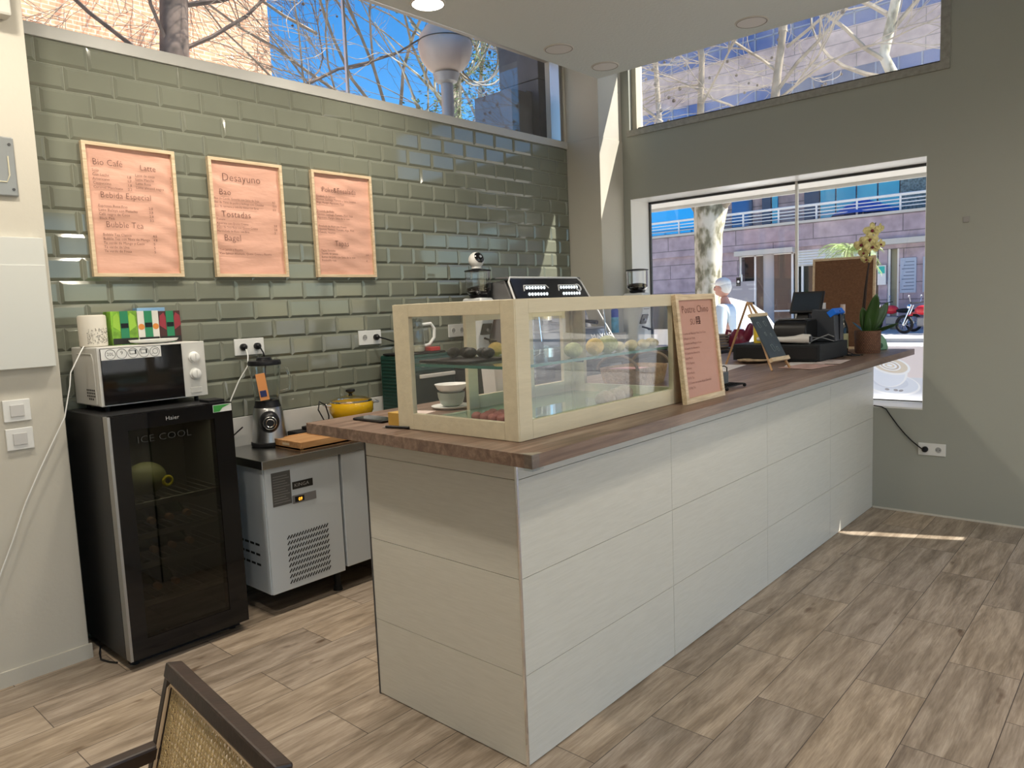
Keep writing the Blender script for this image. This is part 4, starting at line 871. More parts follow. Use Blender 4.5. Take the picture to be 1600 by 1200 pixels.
def flower(c, nrm, r):
    c = Vector(c); nrm = Vector(nrm).normalized(); e1 = nrm.cross(Vector((0, 0, 1))).normalized(); e2 = e1.cross(nrm)
    q = B()
    for k, (ang, ln, wd) in enumerate(((90, 1, .42), (0, 1.05, .62), (180, 1.05, .62), (225, .95, .42), (315, .95, .42))):
        a = math.radians(ang); d = e1 * math.cos(a) + e2 * math.sin(a); s2 = nrm.cross(d)
        P_ = [c, c + d * r * .35 * ln + s2 * r * wd * .75 + nrm * .004, c + d * r * .8 * ln + s2 * r * wd * .6 + nrm * .006, c + d * r * ln, c + d * r * .8 * ln - s2 * r * wd * .6 + nrm * .006, c + d * r * .35 * ln - s2 * r * wd * .75 + nrm * .004]
        v = [q.bm.verts.new(p) for p in P_]; m0 = q.bm.verts.new(c + d * r * .6 * ln - nrm * .003)
        for i in range(6): q.bm.faces.new((v[i], v[(i + 1) % 6], m0))
    fl_ = q.build('flower', petal_m, oc, smooth=True); md = fl_.modifiers.new('s', 'SOLIDIFY'); md.thickness = .0015
    B().sph(c + nrm * .008 - e2 * .006, r * .19, 10, 8).build('flower_lip', heart_m, fl_, smooth=True)
for (p, nn_, r) in (((5.50, 1.555, 1.995), (-1, -.35, .25), .050), ((5.49, 1.565, 1.935), (-1, -.3, 0), .046), ((5.49, 1.62, 1.905), (-1, .1, 0), .046), ((5.49, 1.55, 1.885), (-1, -.4, -.1), .044), ((5.51, 1.61, 1.85), (-1, .2, -.2), .036), ((5.50, 1.59, 1.805), (-1, .1, -.5), .034), ((5.51, 1.505, 1.90), (-.8, -.9, 0), .030), ((5.53, 1.515, 2.01), (-.7, -1, 0), .028)):
    flower(p, nn_, r * 1.18)

# ================================================================== CORK BOARD AND WINDOW POSTER
ck = thing('cork_board', (5.93, 1.88, TOP), 'brown cork notice board in a thin wooden frame leaning on the shop window', 'notice board')
def cb_(q, y0, y1, z0, z1, x0, x1):
    f_ = lambda x, z: x + .05 - .05 * (1 - (z - TOP) / .7) * 1.0
    q.hexa([(x0 - .035 + .035 * (z0 - TOP) / .7, y0, z0), (x1 - .035 + .035 * (z0 - TOP) / .7, y0, z0), (x1 - .035 + .035 * (z0 - TOP) / .7, y1, z0), (x0 - .035 + .035 * (z0 - TOP) / .7, y1, z0),
            (x0 - .035 + .035 * (z1 - TOP) / .7, y0, z1), (x1 - .035 + .035 * (z1 - TOP) / .7, y0, z1), (x1 - .035 + .035 * (z1 - TOP) / .7, y1, z1), (x0 - .035 + .035 * (z1 - TOP) / .7, y1, z1)])
q = B(); cb_(q, 1.665, 2.105, TOP + .001, 1.835, 5.955, 5.968); q.build('cork_sheet', M('cork', (.17, .085, .045), .9, bump=.4, bscale=120, var=.15, vscale=60), ck)
q = B()
for (a, c, d, e) in ((1.655, 1.672, TOP, 1.845), (2.098, 2.115, TOP, 1.845), (1.672, 2.098, TOP, TOP + .017), (1.672, 2.098, 1.828, 1.845)): cb_(q, a, c, d, e, 5.950, 5.969)
q.build('board_frame', light_wood, ck)
ps = thing('window_poster', (5.98, 1.9, .77), 'large poster of a coffee cup and saucer stuck low on the shop window glass', 'poster')
def transl(name, c):
    m, nt, b_ = node_mat(name); nt.nodes.remove(b_); o_ = [n for n in nt.nodes if n.type == 'OUTPUT_MATERIAL'][0]
    d_ = N(nt, 'ShaderNodeBsdfDiffuse'); t_ = N(nt, 'ShaderNodeBsdfTranslucent'); a_ = N(nt, 'ShaderNodeMixShader'); a_.inputs[0].default_value = .8
    d_.inputs[0].default_value = (*c, 1); t_.inputs[0].default_value = (*c, 1)
    nt.links.new(d_.outputs[0], a_.inputs[1]); nt.links.new(t_.outputs[0], a_.inputs[2]); nt.links.new(a_.outputs[0], o_.inputs[0]); return m
PX = GX - .006
def coffee_print():
    """one printed sheet: the cup, saucer, latte leaf and beans are nested ellipses of ink in a single see-through film"""
    m = transl('coffee_poster_print', (.8, .8, .8)); nt = m.node_tree; L = nt.links.new
    tc = N(nt, 'ShaderNodeTexCoord'); sx = N(nt, 'ShaderNodeSeparateXYZ'); L(tc.outputs['Object'], sx.inputs[0])
    def mth(op, a_, b_=None):
        n_ = N(nt, 'ShaderNodeMath', operation=op)
        for i, v in enumerate((a_, b_)):
            if v is None: continue
            if isinstance(v, (int, float)): n_.inputs[i].default_value = v
            else: L(v, n_.inputs[i])
        return n_.outputs[0]
    Y_ = mth('ADD', sx.outputs['Y'], 1.9); Z_ = mth('ADD', sx.outputs['Z'], .77)
    col = mixc(nt, mth('GREATER_THAN', Z_, .935), (.78, .79, .83), (.86, .77, .75))
    W_, P_2, C_, K_, R_ = (.97, .97, .97), (.84, .87, .93), (.78, .69, .56), (.40, .38, .38), (.62, .52, .42)
    for (cy_, cz_, ry, rz_, tilt, c_) in ((1.555, .885, .205, .082, .12, W_), (1.555, .889, .192, .073, .12, (.80, .83, .89)), (1.56, .900, .13, .05, .12, (.72, .75, .82)), (1.565, .965, .128, .105, .14, W_), (1.572, .960, .118, .095, .14, P_2),
                                          (1.555, 1.02, .138, .064, .20, W_), (1.555, 1.022, .120, .052, .20, C_), (1.56, 1.022, .078, .036, .20, W_), (1.56, 1.022, .066, .029, .20, R_), (1.56, 1.022, .052, .023, .20, W_), (1.56, 1.022, .036, .015, .20, C_), (1.56, 1.022, .020, .008, .20, W_),
                                          (1.575, .842, .016, .008, .1, K_), (1.515, .838, .016, .008, .1, K_), (1.48, .836, .016, .008, -.2, K_)):
        u = mth('SUBTRACT', Y_, cy_); v = mth('SUBTRACT', Z_, cz_); ct, st_2 = math.cos(tilt), math.sin(tilt)
        p = mth('DIVIDE', mth('ADD', mth('MULTIPLY', u, ct), mth('MULTIPLY', v, st_2)), ry); q_ = mth('DIVIDE', mth('SUBTRACT', mth('MULTIPLY', v, ct), mth('MULTIPLY', u, st_2)), rz_)
        col = mixc(nt, mth('LESS_THAN', mth('ADD', mth('MULTIPLY', p, p), mth('MULTIPLY', q_, q_)), 1.0), col, c_)
    for n_ in nt.nodes:
        if n_.type in ('BSDF_DIFFUSE', 'BSDF_TRANSLUCENT'): L(col, n_.inputs[0])
    return m
B().quad([(PX, 1.29, .775), (PX, 3.55, .775), (PX, 3.55, 1.165), (PX, 1.29, 1.165)]).build('poster_sheet', coffee_print(), ps)

# ================================================================== FRAMED MENUS ON THE TILES
def poster(x0, x1, heads, body, label, seed):
    z0, z1 = 1.809, 2.468; yf, yb_ = 3.985, YT - .007
    t = thing('framed_menu', ((x0 + x1) / 2, 4.0, z0), label, 'framed menu', 'framed menus on the tiled wall')
    f = .018
    for a, c in (((x0, z0), (x0 + f, z1)), ((x1 - f, z0), (x1, z1)), ((x0 + f, z0), (x1 - f, z0 + f)), ((x0 + f, z1 - f), (x1 - f, z1))):
        pass
    q = B()
    for a, c in (((x0, z0), (x0 + f, z1)), ((x1 - f, z0), (x1, z1)), ((x0 + f - .002, z0), (x1 - f + .002, z0 + f)), ((x0 + f - .002, z1 - f), (x1 - f + .002, z1))): q.box((a[0], yf, a[1]), (c[0], yb_, c[1]))
    q.build('frame', light_wood, t, bevel=.001)
    random.seed(seed); q = B(); nx, nz = 26, 52; V = []
    ph = [random.uniform(0, 6.28) for _ in range(8)]
    for j in range(nz + 1):
        row = []
        for i in range(nx + 1):
            u, v = i / nx, j / nz
            w_ = .0034 * math.sin(26 * v + 2.2 * math.sin(3 * u + ph[0]) + ph[1]) * (.4 + .6 * math.sin(7 * v + ph[2]) ** 2) + .0022 * math.sin(47 * v + 5 * u + 2 * math.sin(5 * u + ph[3]) + ph[4]) * abs(math.sin(2.1 * u + ph[5])) + .0008 * math.sin(11 * u + 9 * v + ph[6])
            row.append(q.bm.verts.new((x0 + f * .8 + u * (x1 - x0 - f * 1.6), 4.003 - w_, z0 + f * .8 + v * (z1 - z0 - f * 1.6))))
        V.append(row)
    for j in range(nz):
        for i in range(nx): q.bm.faces.new((V[j][i], V[j][i + 1], V[j + 1][i + 1], V[j + 1][i]))
    q.build('menu_sheet', paper_pink, t, smooth=True)
    W = x1 - x0; Hh = z1 - z0
    L = lambda lst: [(s_, (x0 + u * W, 3.9960, z1 - v * Hh), (1, 0, 0), (0, 0, 1), size, xs, al) for (s_, u, v, size, xs, al) in lst]
    for hd_ in heads: text('heading_text', L([hd_]), t, ink, .0, -.012)
    isnum = lambda l_: l_[0][0].isdigit(); blocks = []
    for grp_ in ([l_ for l_ in body if not isnum(l_) and l_[1] < .4], [l_ for l_ in body if not isnum(l_) and l_[1] >= .4], [l_ for l_ in body if isnum(l_) and l_[1] < .5], [l_ for l_ in body if isnum(l_) and l_[1] >= .5]):
        cur = []
        for ln in sorted(grp_, key=lambda l_: l_[2]):                # one part per block of lines
            if cur and (ln[2] - cur[-1][2] > .05 or abs(ln[1] - cur[-1][1]) > .1): blocks.append(cur); cur = []
            cur.append(ln)
        if cur: blocks.append(cur)
    for bk_ in blocks: text('menu_text', L(bk_), t, ink, .0, -.004)
S_ = .0185
def rows(x, y0, dy, lst, size=S_, px=None):
    o = []
    for k, r_ in enumerate(lst):
        nme, pr = (r_ if isinstance(r_, tuple) else (r_, None)); o.append((nme, x, y0 + dy * k, size, .92, 'LEFT'))
        if pr: o.append((pr, px, y0 + dy * k, size, .9, 'LEFT'))
    return o
poster(1.385, 1.837, [('Bio Café', .10, .165, .044, .9, 'LEFT'), ('Latte', .60, .175, .042, .9, 'LEFT'), ('Bebida Especial', .15, .405, .043, .9, 'LEFT'), ('Bubble Tea', .18, .625, .043, .9, 'LEFT')],
       rows(.09, .215, .031, ['Solo', ('Con Leche', '1.8'), ('Americano', '1.7'), ('Cappuccino', '1.8'), ('Caramel Macchiato', '2.2')], px=.45) + rows(.54, .225, .031, [('Latte de coco', '3'), ('Latte Matcha', '3'), ('Latte Rosa', '3'), ('Latte almond negro', '3')], px=.93) +
       rows(.12, .475, .031, [('Espresso Rose Frio', '2.8'), ('Latte Baileys con Pistacho', '3.8'), ('Café negro de Coco', '2.8'), ('Black Pink', '3.2')], px=.66) + rows(.14, .69, .031, [('Bubble Tea Clasica', '4.5'), ('Bubble Tea con Nata de Mango', '4.8'), ('Te verde de Mango y Coco', '5'), ('Te verde de Uva', '5'), ('Te verde de Fresa', '5')], px=.68),
       'pink wrinkled menu headed Bio Café, leftmost of the three framed menus', 1)
poster(2.020, 2.474, [('Desayuno', .17, .185, .060, .95, 'LEFT'), ('Bao', .12, .305, .048, .95, 'LEFT'), ('Tostadas', .13, .490, .050, .95, 'LEFT'), ('Bagel', .14, .690, .050, .95, 'LEFT')],
       rows(.05, .345, .033, [('Bao de Cerdo Guisado con Salsa de Soja', '6.5'), ('Bao de Tiras de pollo y lechuga con Cheddar', '5.50'), ('Bao de ternera y cebolla dulce con Brie', '6.5')], .0172, .84) + rows(.06, .520, .033, [('Tomate', None), ('Aguacate con Queso Crema', '3.8'), ('Pisto de Soja Baja con Queso Crema', '3.8'), ('Mermelada de Rosa con Brie', '3')], .0172, .84) + rows(.07, .775, .033, ['Con jamon y Ricotta', 'Con Salmon Ahumado, Queso Crema y Ricotta'], .0172),
       'pink wrinkled menu headed Desayuno, middle one of the three framed menus', 2)
poster(2.677, 3.136, [('Poke&Ensalada', .16, .195, .046, .9, 'LEFT'), ('Tapas', .32, .700, .050, .9, 'LEFT')],
       rows(.07, .245, .030, ['Ensalada de Salmon', 'Quinoa, Lechuga, Tomate y Salsa Sesamo', 'Alga, Mango, Aguacate, Maiz']) + rows(.07, .385, .030, ['Ensalada de Pollo', 'Quinoa, Lechuga, Tomate, Maiz, Soja', 'Aguacate, Mango, Salsa de la casa']) + rows(.08, .525, .030, ['Ensalada de Atun con Huevo', 'Quinoa, Tomate, Tomate, Alga, Maiz', 'Cebolla, Nueces']) + rows(.09, .755, .031, ['Tapas Variadas', ('Tortilla de patata', '3.5'), 'Bolitas de pollo con Salsa de la casa', ('Ensaladilla rusa', '4')], px=.84),
       'pink wrinkled menu headed Poke and Ensalada, rightmost of the three framed menus', 3)

# ================================================================== BEHIND-BAR APPLIANCES, LEFT
# glass-door drinks fridge
fg = thing('drinks_fridge', (1.475, 3.72, 0), 'tall black glass-door wine fridge standing against the left wall under the microwave', 'fridge')
FX0, FX1, FY0, FY1, FZ = 1.19, 1.765, 3.445, 3.98, 1.168
blk = M('black_fridge_case', (.014, .014, .015), .38)
q = B(); tk = .03; yb2 = FY0 + .052
q.box((FX0, yb2, .045), (FX0 + tk, FY1, FZ)).box((FX1 - tk, yb2, .045), (FX1, FY1, FZ)).box((FX0 + tk, yb2, FZ - tk), (FX1 - tk, FY1, FZ)).box((FX0 + tk, yb2, .045), (FX1 - tk, FY1, .10)).box((FX0 + tk, FY1 - .03, .10), (FX1 - tk, FY1, FZ - tk))
q.build('cabinet', blk, fg, bevel=.003)
lin = B(); lin.box((FX0 + tk, FY1 - .034, .10), (FX1 - tk, FY1 - .030, FZ - tk)).box((FX0 + tk, yb2 + .01, .10), (FX0 + tk + .003, FY1 - .034, FZ - tk)).box((FX1 - tk - .003, yb2 + .01, .10), (FX1 - tk, FY1 - .034, FZ - tk)).box((FX0 + tk, yb2 + .01, .10), (FX1 - tk, FY1 - .034, .103)); lin.build('inner_liner', M('grey_liner', (.20, .20, .185), .5), fg)
B().box((FX0 + .02, yb2 + .01, .012), (FX1 - .02, yb2 + .04, .046)).build('plinth', black_matt, fg)
for xx in (FX0 + .05, FX1 - .05):
    for yy in (FY0 + .09, FY1 - .05): B().cyl((xx, yy, 0), (xx, yy, .046), .018, n=14).build('foot', black_matt, fg)
dr = B(); wx0, wx1, wz0, wz1 = 1.272, 1.672, .135, 1.098
for a, c in (((FX0 + .012, .05), (wx0, FZ)), ((wx1, .05), (FX1, FZ)), ((wx0, .05), (wx1, wz0)), ((wx0, wz1), (wx1, FZ))): dr.box((a[0], FY0, a[1]), (c[0], FY0 + .048, c[1]))
dr_o = dr.build('door', black_gloss, fg)
boxo('door_glass', (wx0 - .004, FY0 + .004, wz0 - .004), (wx1 + .004, FY0 + .010, wz1 + .004), tinted, dr_o)
boxo('door_edge_strip', (FX0, FY0 - .001, .05), (FX0 + .012, FY0 + .048, FZ), M('steel_edge', (.40, .39, .37), .35, .8), dr_o)
text('brand_text', [('Haier', (1.44, FY0 - .0008, 1.122), (1, 0, 0), (0, 0, 1), .026, 1.05, 'LEFT')], dr_o, M('silver_print', (.45, .45, .45), .4), 0)
text('window_text', [('ICE COOL', (1.305, FY0 - .0006, 1.035), (1, 0, 0), (0, 0, 1), .046, 1.15, 'LEFT')], dr_o, M('grey_print', (.05, .05, .05), .5), 0, -.02)
q = B(); q.box((1.668, FY0 - .0012, 1.126), (1.762, FY0 - .0002, 1.162)); st_ = q.build('energy_sticker', white_gloss, dr_o)
B().prism([(1.670, FY0 - .0014, 1.128), (1.700, FY0 - .0014, 1.128), (1.716, FY0 - .0014, 1.145), (1.758, FY0 - .0014, 1.160), (1.670, FY0 - .0014, 1.160)], (0, -.0004, 0)).build('green_leaf_print', M('leaf_green_print', (.05, .32, .06), .5), st_)
for k, zz in enumerate((.27, .45, .59, .735)):
    q = B()
    for m_ in range(12): q.cyl((FX0 + .04 + m_ * .045, FY0 + .08, zz), (FX0 + .04 + m_ * .045, FY1 - .05, zz), .003, n=6)
    q.box((FX0 + .035, FY0 + .06, zz - .012), (FX1 - .035, FY0 + .075, zz + .012)); q.build('wire_shelf', M('shelf_front', (.25, .24, .22), .5), fg)
fl_d = bpy.data.lights.new('fridge_fill_lamp', 'AREA'); fl_d.shape = 'RECTANGLE'; fl_d.size = .45; fl_d.size_y = .02; fl_d.energy = 1.6; fl_d.color = (1, .93, .72)  # unseen lamp added to brighten the dark fridge inside
fl_o = bpy.data.objects.new('fridge_fill_lamp', fl_d); COL.objects.link(fl_o); fl_o.location = (1.475, FY0 + .075, FZ - .045); fl_o.rotation_euler = (-.35, 0, 0)
boxo('fill_lamp_strip', (1.25, FY0 + .065, FZ - .043), (1.70, FY0 + .085, FZ - .036), white_gloss, fg)  # strip added to carry the fill lamp
random.seed(5); nb_ = 0
for zz, n__ in ((.28, 3), (.46, 4), (.60, 4)):
    for m_ in range(n__):
        xx = 1.30 + m_ * .085
        if nb_ == 0:
            base_b = thing('wine_bottle', (0, 0, 0), '', 'bottle')
            B().lathe([(.034, 0), (.036, .01), (.036, .20), (.014, .26), (.013, .33), (.014, .335)], (0, .36, .036), n=14, ax=(0, -1, 0)).build('bottle_body', M('green_bottle_glass', (.03, .05, .03), .2), base_b, smooth=True)
            B().cyl((0, .018, .036), (0, .055, .036), .0155, n=14).build('capsule', M('foil_cap', (.35, .20, .12), .4), base_b, smooth=True); o = base_b
        else: o = copy_tree(base_b)
        o.location = (xx, FY0 + .09, zz + .004)
        tag(o, 'bottle lying on a rack behind the dark fridge glass, neck to the front', 'bottle', 'bottles lying in the glass-door fridge'); nb_ += 1
lj = thing('yellow_tap_bottle', (1.40, 3.62, .748), 'pale yellow drink jug with ring tap inside the fridge', 'jug')
B().sph((1.40, 3.64, .830), .08, 18, 12, (1.25, .8, 1)).build('jug_body', M('pale_yellow_plastic', (.26, .27, .13), .4), lj, smooth=True)
B().torus((1.475, 3.565, .815), .020, .008, (0, 1, 0)).build('tap_ring', M('bright_yellow', (.75, .65, .05), .4, emit=(.75, .65, .05), estr=.0), lj, smooth=True)
# microwave on top
mw = thing('microwave', (1.50, 3.80, FZ), 'white microwave oven with black door standing on the black fridge', 'microwave')
MX0, MX1, MY0, MY1, MZ0, MZ1 = 1.248, 1.752, 3.655, 3.985, FZ + .026, 1.468
wpl = M('microwave_white', (.62, .61, .58), .35)
B().box((MX0, MY0 + .018, MZ0), (MX1, MY1, MZ1)).build('housing', wpl, mw, bevel=.005)
B().box((MX0, MY0, MZ0), (MX1, MY0 + .019, MZ1)).build('front_panel', wpl, mw, bevel=.003)
for xx in (MX0 + .04, MX1 - .04):
    for yy in (MY0 + .05, MY1 - .04): B().cyl((xx, yy, FZ), (xx, yy, MZ0 + .001), .010, n=12).build('foot', black_matt, mw)
mdoor = boxo('door', (MX0 + .012, MY0 - .006, MZ0 + .006), (MX1 - .118, MY0 + .001, MZ1 - .006), black_gloss, mw, bevel=.002)
boxo('feature_sticker', (MX0 + .014, MY0 - .0072, MZ1 - .060), (MX0 + .285, MY0 - .0058, MZ1 - .008), white_gloss, mdoor)
q = B()
for k in range(5): q.torus((MX0 + .055 + k * .050, MY0 - .0076, MZ1 - .034), .0225, .0009, (0, 1, 0), 28, 4)
for k in (2, 3):
    cx_ = MX0 + .055 + k * .050
    for a, c in (((-.015, -.008), (-.013, .010)), ((.009, -.008), (.015, .010)), ((-.015, .008), (.015, .010)), ((-.015, -.009), (.015, -.007))): q.box((cx_ + a[0], MY0 - .008, MZ1 - .030 + a[1]), (cx_ + c[0], MY0 - .0074, MZ1 - .030 + c[1]))
q.torus((MX0 + .258, MY0 - .0076, MZ1 - .032), .012, .0008, (0, 1, 0), 20, 4)
q.build('sticker_icons', plastic_b, mdoor)
text('sticker_text', [('20L', (MX0 + .055, MY0 - .0076, MZ1 - .040), (1, 0, 0), (0, 0, 1), .021, 1, 'CENTER'), ('9', (MX0 + .105, MY0 - .0076, MZ1 - .038), (1, 0, 0), (0, 0, 1), .024, 1, 'CENTER'), ('25', (MX0 + .243, MY0 - .0076, MZ1 - .046), (1, 0, 0), (0, 0, 1), .008, 1, 'CENTER')], mdoor, plastic_b, 0)
for zz in (MZ1 - .078, MZ1 - .160):
    k_ = B().lathe([(.029, 0), (.028, .006), (.024, .008), (.022, .020), (.018, .022)], (MX1 - .058, MY0 - .0005, zz), n=32, ax=(0, -1, 0)).build('dial', white_gloss, mw, smooth=True)
    B().box((MX1 - .060, MY0 - .0235, zz - .018), (MX1 - .056, MY0 - .021, zz + .018)).build('pointer', wpl, k_)
boxo('door_button', (MX1 - .088, MY0 - .003, MZ0 + .018), (MX1 - .030, MY0 + .001, MZ0 + .046), wpl, mw, bevel=.002)
boxo('control_divider', (MX1 - .119, MY0 - .0005, MZ0 + .004), (MX1 - .117, MY0 + .001, MZ1 - .004), grey_dark, mw)
q = B()
for r_ in range(4):
    for c_ in range(5 if r_ < 3 else 3): q.box((MX0 - .0012, MY0 + .07 + c_ * .022 + (.022 if r_ == 3 else 0), MZ0 + .028 + (3 - r_) * .014), (MX0 + .001, MY0 + .082 + c_ * .022 + (.022 if r_ == 3 else 0), MZ0 + .036 + (3 - r_) * .014))
q.build('side_vent', plastic_b, mw)
B().tube([(MX0 - .001, MY0 + .05, MZ0 + .012), (MX0 - .001, MY0 + .05, MZ1 - .06), (MX0 - .001, MY0 + .07, MZ1 - .03), (MX0 - .001, MY0 + .25, MZ1 - .03)], .002, n=4).build('side_pressing', wpl, mw)
# things on the microwave
sk = thing('white_speaker', (1.295, 3.83, MZ1), 'white cylindrical wifi speaker with dotted pattern on the left of the microwave', 'speaker')
sk.location = (1.300, 3.83, MZ1)
B().lathe([(.055, 0), (.060, .004), (.061, .14), (.058, .148), (.05, .150)], (1.300, 3.83, MZ1 + .001), n=40).build('speaker_body', M('cream_plastic', (.66, .62, .54), .45), sk, smooth=True)
q = B(); random.seed(2)
for k in range(150):
    a = -PI / 2 + random.uniform(-.75, 1.0); zz = random.uniform(.015, .085); q.box((1.300 + .0605 * math.cos(a) - .0014, 3.83 + .0605 * math.sin(a) - .0014, MZ1 + zz), (1.300 + .0605 * math.cos(a) + .0014, 3.83 + .0605 * math.sin(a) + .0014, MZ1 + zz + .003))
o = q.build('speaker_dots', M('dot_grey', (.30, .28, .25), .6), sk); o['kind'] = 'stuff'
wc = tag(B().tube([(1.245, 3.80, MZ1 + .006), (1.215, 3.76, MZ1 - .02), (1.165, 3.755, 1.36), (1.155, 3.752, 1.30), (1.12, 3.75, 1.16), (1.06, 3.752, 1.05), (.99, 3.752, .92), (.93, 3.752, .80), (.86, 3.752, .63), (.82, 3.752, .54), (.76, 3.752, .40)], .0028).build('white_cable', white_gloss, smooth=True), 'thin white cable hanging from the speaker down the left wall', 'cable')
tb = M('tea_green', (.02, .20, .09), .45); tblk = M('tea_black', (.015, .015, .012), .45)
def teabox(x0, x1, z1, base_m, flank_m, lab, spot=None):
    t = thing('tea_box', ((x0 + x1) / 2, 3.86, MZ1), lab, 'tea box', 'tea boxes on the microwave')
    B().box((x0, 3.83, MZ1), (x1, 3.92, z1)).build('carton', base_m, t, bevel=.0008)
    c = (x0 + x1) / 2; h = z1 - MZ1
    B().box((c - .019, 3.8285, MZ1 + .002), (c + .019, 3.8302, z1)).build('green_band', tb, t)
    B().box((c - .017, 3.8275, MZ1 + h * .50), (c + .017, 3.8287, MZ1 + h * .64)).build('name_plate', plastic_b, t)
    q = B()
    for s_ in (-1, 1): q.cyl((c + s_ * .035, 3.8292, MZ1 + h * .52), (c + s_ * .035, 3.8302, MZ1 + h * .52), .015, n=16)
    if spot: q.build('fruit_print', spot, t)
    else: q.bm.free()
    q = B()
    for s_ in (-1, 1): q.prism([(c + s_ * .021, 3.8285, MZ1 + h * .40), (c + s_ * .055, 3.8285, MZ1 + h * .55), (c + s_ * .05, 3.8285, MZ1 + h * .85), (c + s_ * .03, 3.8285, MZ1 + h * .95), (c + s_ * .021, 3.8285, MZ1 + h * .8)], (0, .0015, 0))
    if flank_m: q.build('leaf_print', flank_m, t)
    else: q.bm.free()
    B().box((x0 + .003, 3.8282, MZ1 + .004), (x1 - .003, 3.8290, MZ1 + h * .2)).build('dark_band', tblk, t)
teabox(1.385, 1.507, 1.633, M('lime_carton', (.17, .36, .03), .45, var=.5, vscale=25), M('lime_leaf', (.28, .50, .05), .45), 'lime green tea box, leftmost in the row on the microwave')
teabox(1.509, 1.612, 1.631, M('white_carton', (.62, .60, .55), .45), None, 'white tea box with orange fruit print, middle of the row on the microwave', M('orange_print', (.60, .22, .04), .5))
teabox(1.614, 1.722, 1.628, M('brown_carton', (.06, .02, .018), .45), M('wine_red_print', (.28, .03, .045), .45), 'dark tea box with red print, rightmost in the row on the microwave')
tp_ = tag(B().box((1.55, 3.93, MZ1), (1.69, 3.985, 1.648)).build('blue_box', M('pale_blue_carton', (.22, .40, .62), .5), bevel=.001), 'pale blue box standing behind the tea boxes', 'box')
dsh = tag(B().lathe([(.06, 0), (.11, .012), (.118, .022), (.112, .022), (.09, .012), (.001, .008)], (1.545, 3.745, MZ1 + .0005), n=36, sq=(1, .55)).build('oval_dish', white_gloss, smooth=True), 'white oval dish in front of the tea boxes on the microwave', 'dish')
bt_ = tag(B().box((1.67, 3.80, FZ), (1.75, 3.90, FZ + .012)).build('black_holder', black_matt), 'flat black holder on the fridge right of the microwave', 'holder')
bt_.location.x = 1.762 - .04 + .0; bt_.location.y = 3.56; 

# refrigerated steel bench
kb = thing('refrigerated_bench', (2.7, 3.74, 0), 'white refrigerated counter with stainless steel worktop beside the black fridge', 'refrigerated counter')
KZ = .842; kx0, kx1, ky0 = 1.915, 3.72, 3.462
kw = M('white_enamel', (.56, .62, .68), .3)
B().box((1.895, 3.975, KZ - .002), (kx1, 3.998, KZ + .165)).build('splashback', M('pale_steel', (.62, .61, .58), .4), kb)
B().box((1.895, 3.437, KZ - .045), (kx1, 3.995, KZ)).build('steel_top', M('worktop_steel', (.42, .42, .41), .25, 1., bump=.03, bscale=200, stretch=(1, 40, 1)), kb, bevel=.003)
B().box((kx0 + .02, ky0 + .035, .125), (kx1, 3.99, KZ - .046)).build('carcass', M('dark_gap', (.05, .05, .05), .6), kb)
B().box((kx0, ky0 + .012, .12), (kx0 + .022, 3.99, KZ - .046)).build('side_panel', kw, kb)
B().box((kx0 + .004, ky0, .12), (2.375, ky0 + .034, KZ - .05)).build('machine_panel', kw, kb, bevel=.002)
for k in range(2):
    d_ = B().box((2.392 + k * .66, ky0, .135), (3.04 + k * .66, ky0 + .034, KZ - .05)).build('door', kw, kb, bevel=.003)
boxo('data_label', (1.955, ky0 - .0015, .585), (2.066, ky0 + .001, .765), M('grey_label', (.10, .10, .10), .5), kb)
q = B()
for k in range(11): q.box((1.962, ky0 - .0022, .60 + k * .014), (2.058 - .012 * (k % 3), ky0 - .001, .604 + k * .014))
q.build('label_lines', M('label_line', (.22, .22, .22), .6), kb)
boxo('maker_plate', (2.075, ky0 - .002, .655), (2.20, ky0 + .001, .695), M('plate_black', (.02, .02, .02), .4), kb)
text('maker_text', [('KINGA', (2.085, ky0 - .003, .667), (1, 0, 0), (0, 0, 1), .026, 1.1, 'LEFT')], kb, M('plate_silver', (.5, .5, .5), .4), 0)
dsp = boxo('thermostat', (2.070, ky0 - .004, .578), (2.215, ky0 + .001, .622), M('thermostat_grey', (.18, .18, .19), .4), kb, bevel=.001)
boxo('display_window', (2.083, ky0 - .0046, .585), (2.140, ky0 - .0038, .615), plastic_b, dsp)
text('display_digits', [('09', (2.104, ky0 - .0052, .589), (1, 0, 0), (0, 0, 1), .026, .9, 'LEFT')], dsp, M('amber_led', (.9, .35, .02), .5, emit=(1, .38, .03), estr=3.), 0)
q = B()
for r_ in range(9):
    for c_ in range(15):
        xx = 2.030 + c_ * .0172; zz = .405 - r_ * .0305 + c_ * .0005
        q.hexa([(xx - .0095, ky0 - .0012, zz - .007), (xx - .0055, ky0 - .0012, zz - .0115), (xx - .0055, ky0 + .001, zz - .0115), (xx - .0095, ky0 + .001, zz - .007), (xx + .0055, ky0 - .0012, zz + .0115), (xx + .0095, ky0 - .0012, zz + .007), (xx + .0095, ky0 + .001, zz + .007), (xx + .0055, ky0 + .001, zz + .0115)])
q.build('front_grille', plastic_b, kb)
q = B()
for r_ in range(3):
    for k in range(4): q.box((kx0 - .0012, 3.56 + k * .055, .26 + r_ * .055), (kx0 + .001, 3.60 + k * .055, .272 + r_ * .055))
q.build('side_grille', plastic_b, kb)
for xx, yy in ((1.99, 3.93), (2.36, 3.93), (3.6, 3.93), (2.355, 3.52), (3.6, 3.52)): B().cyl((xx, yy, .03), (xx, yy, .125), .018, n=14).cyl((xx, yy, 0), (xx, yy, .03), .028, .020, n=14).build('leg', black_matt, kb, smooth=True)

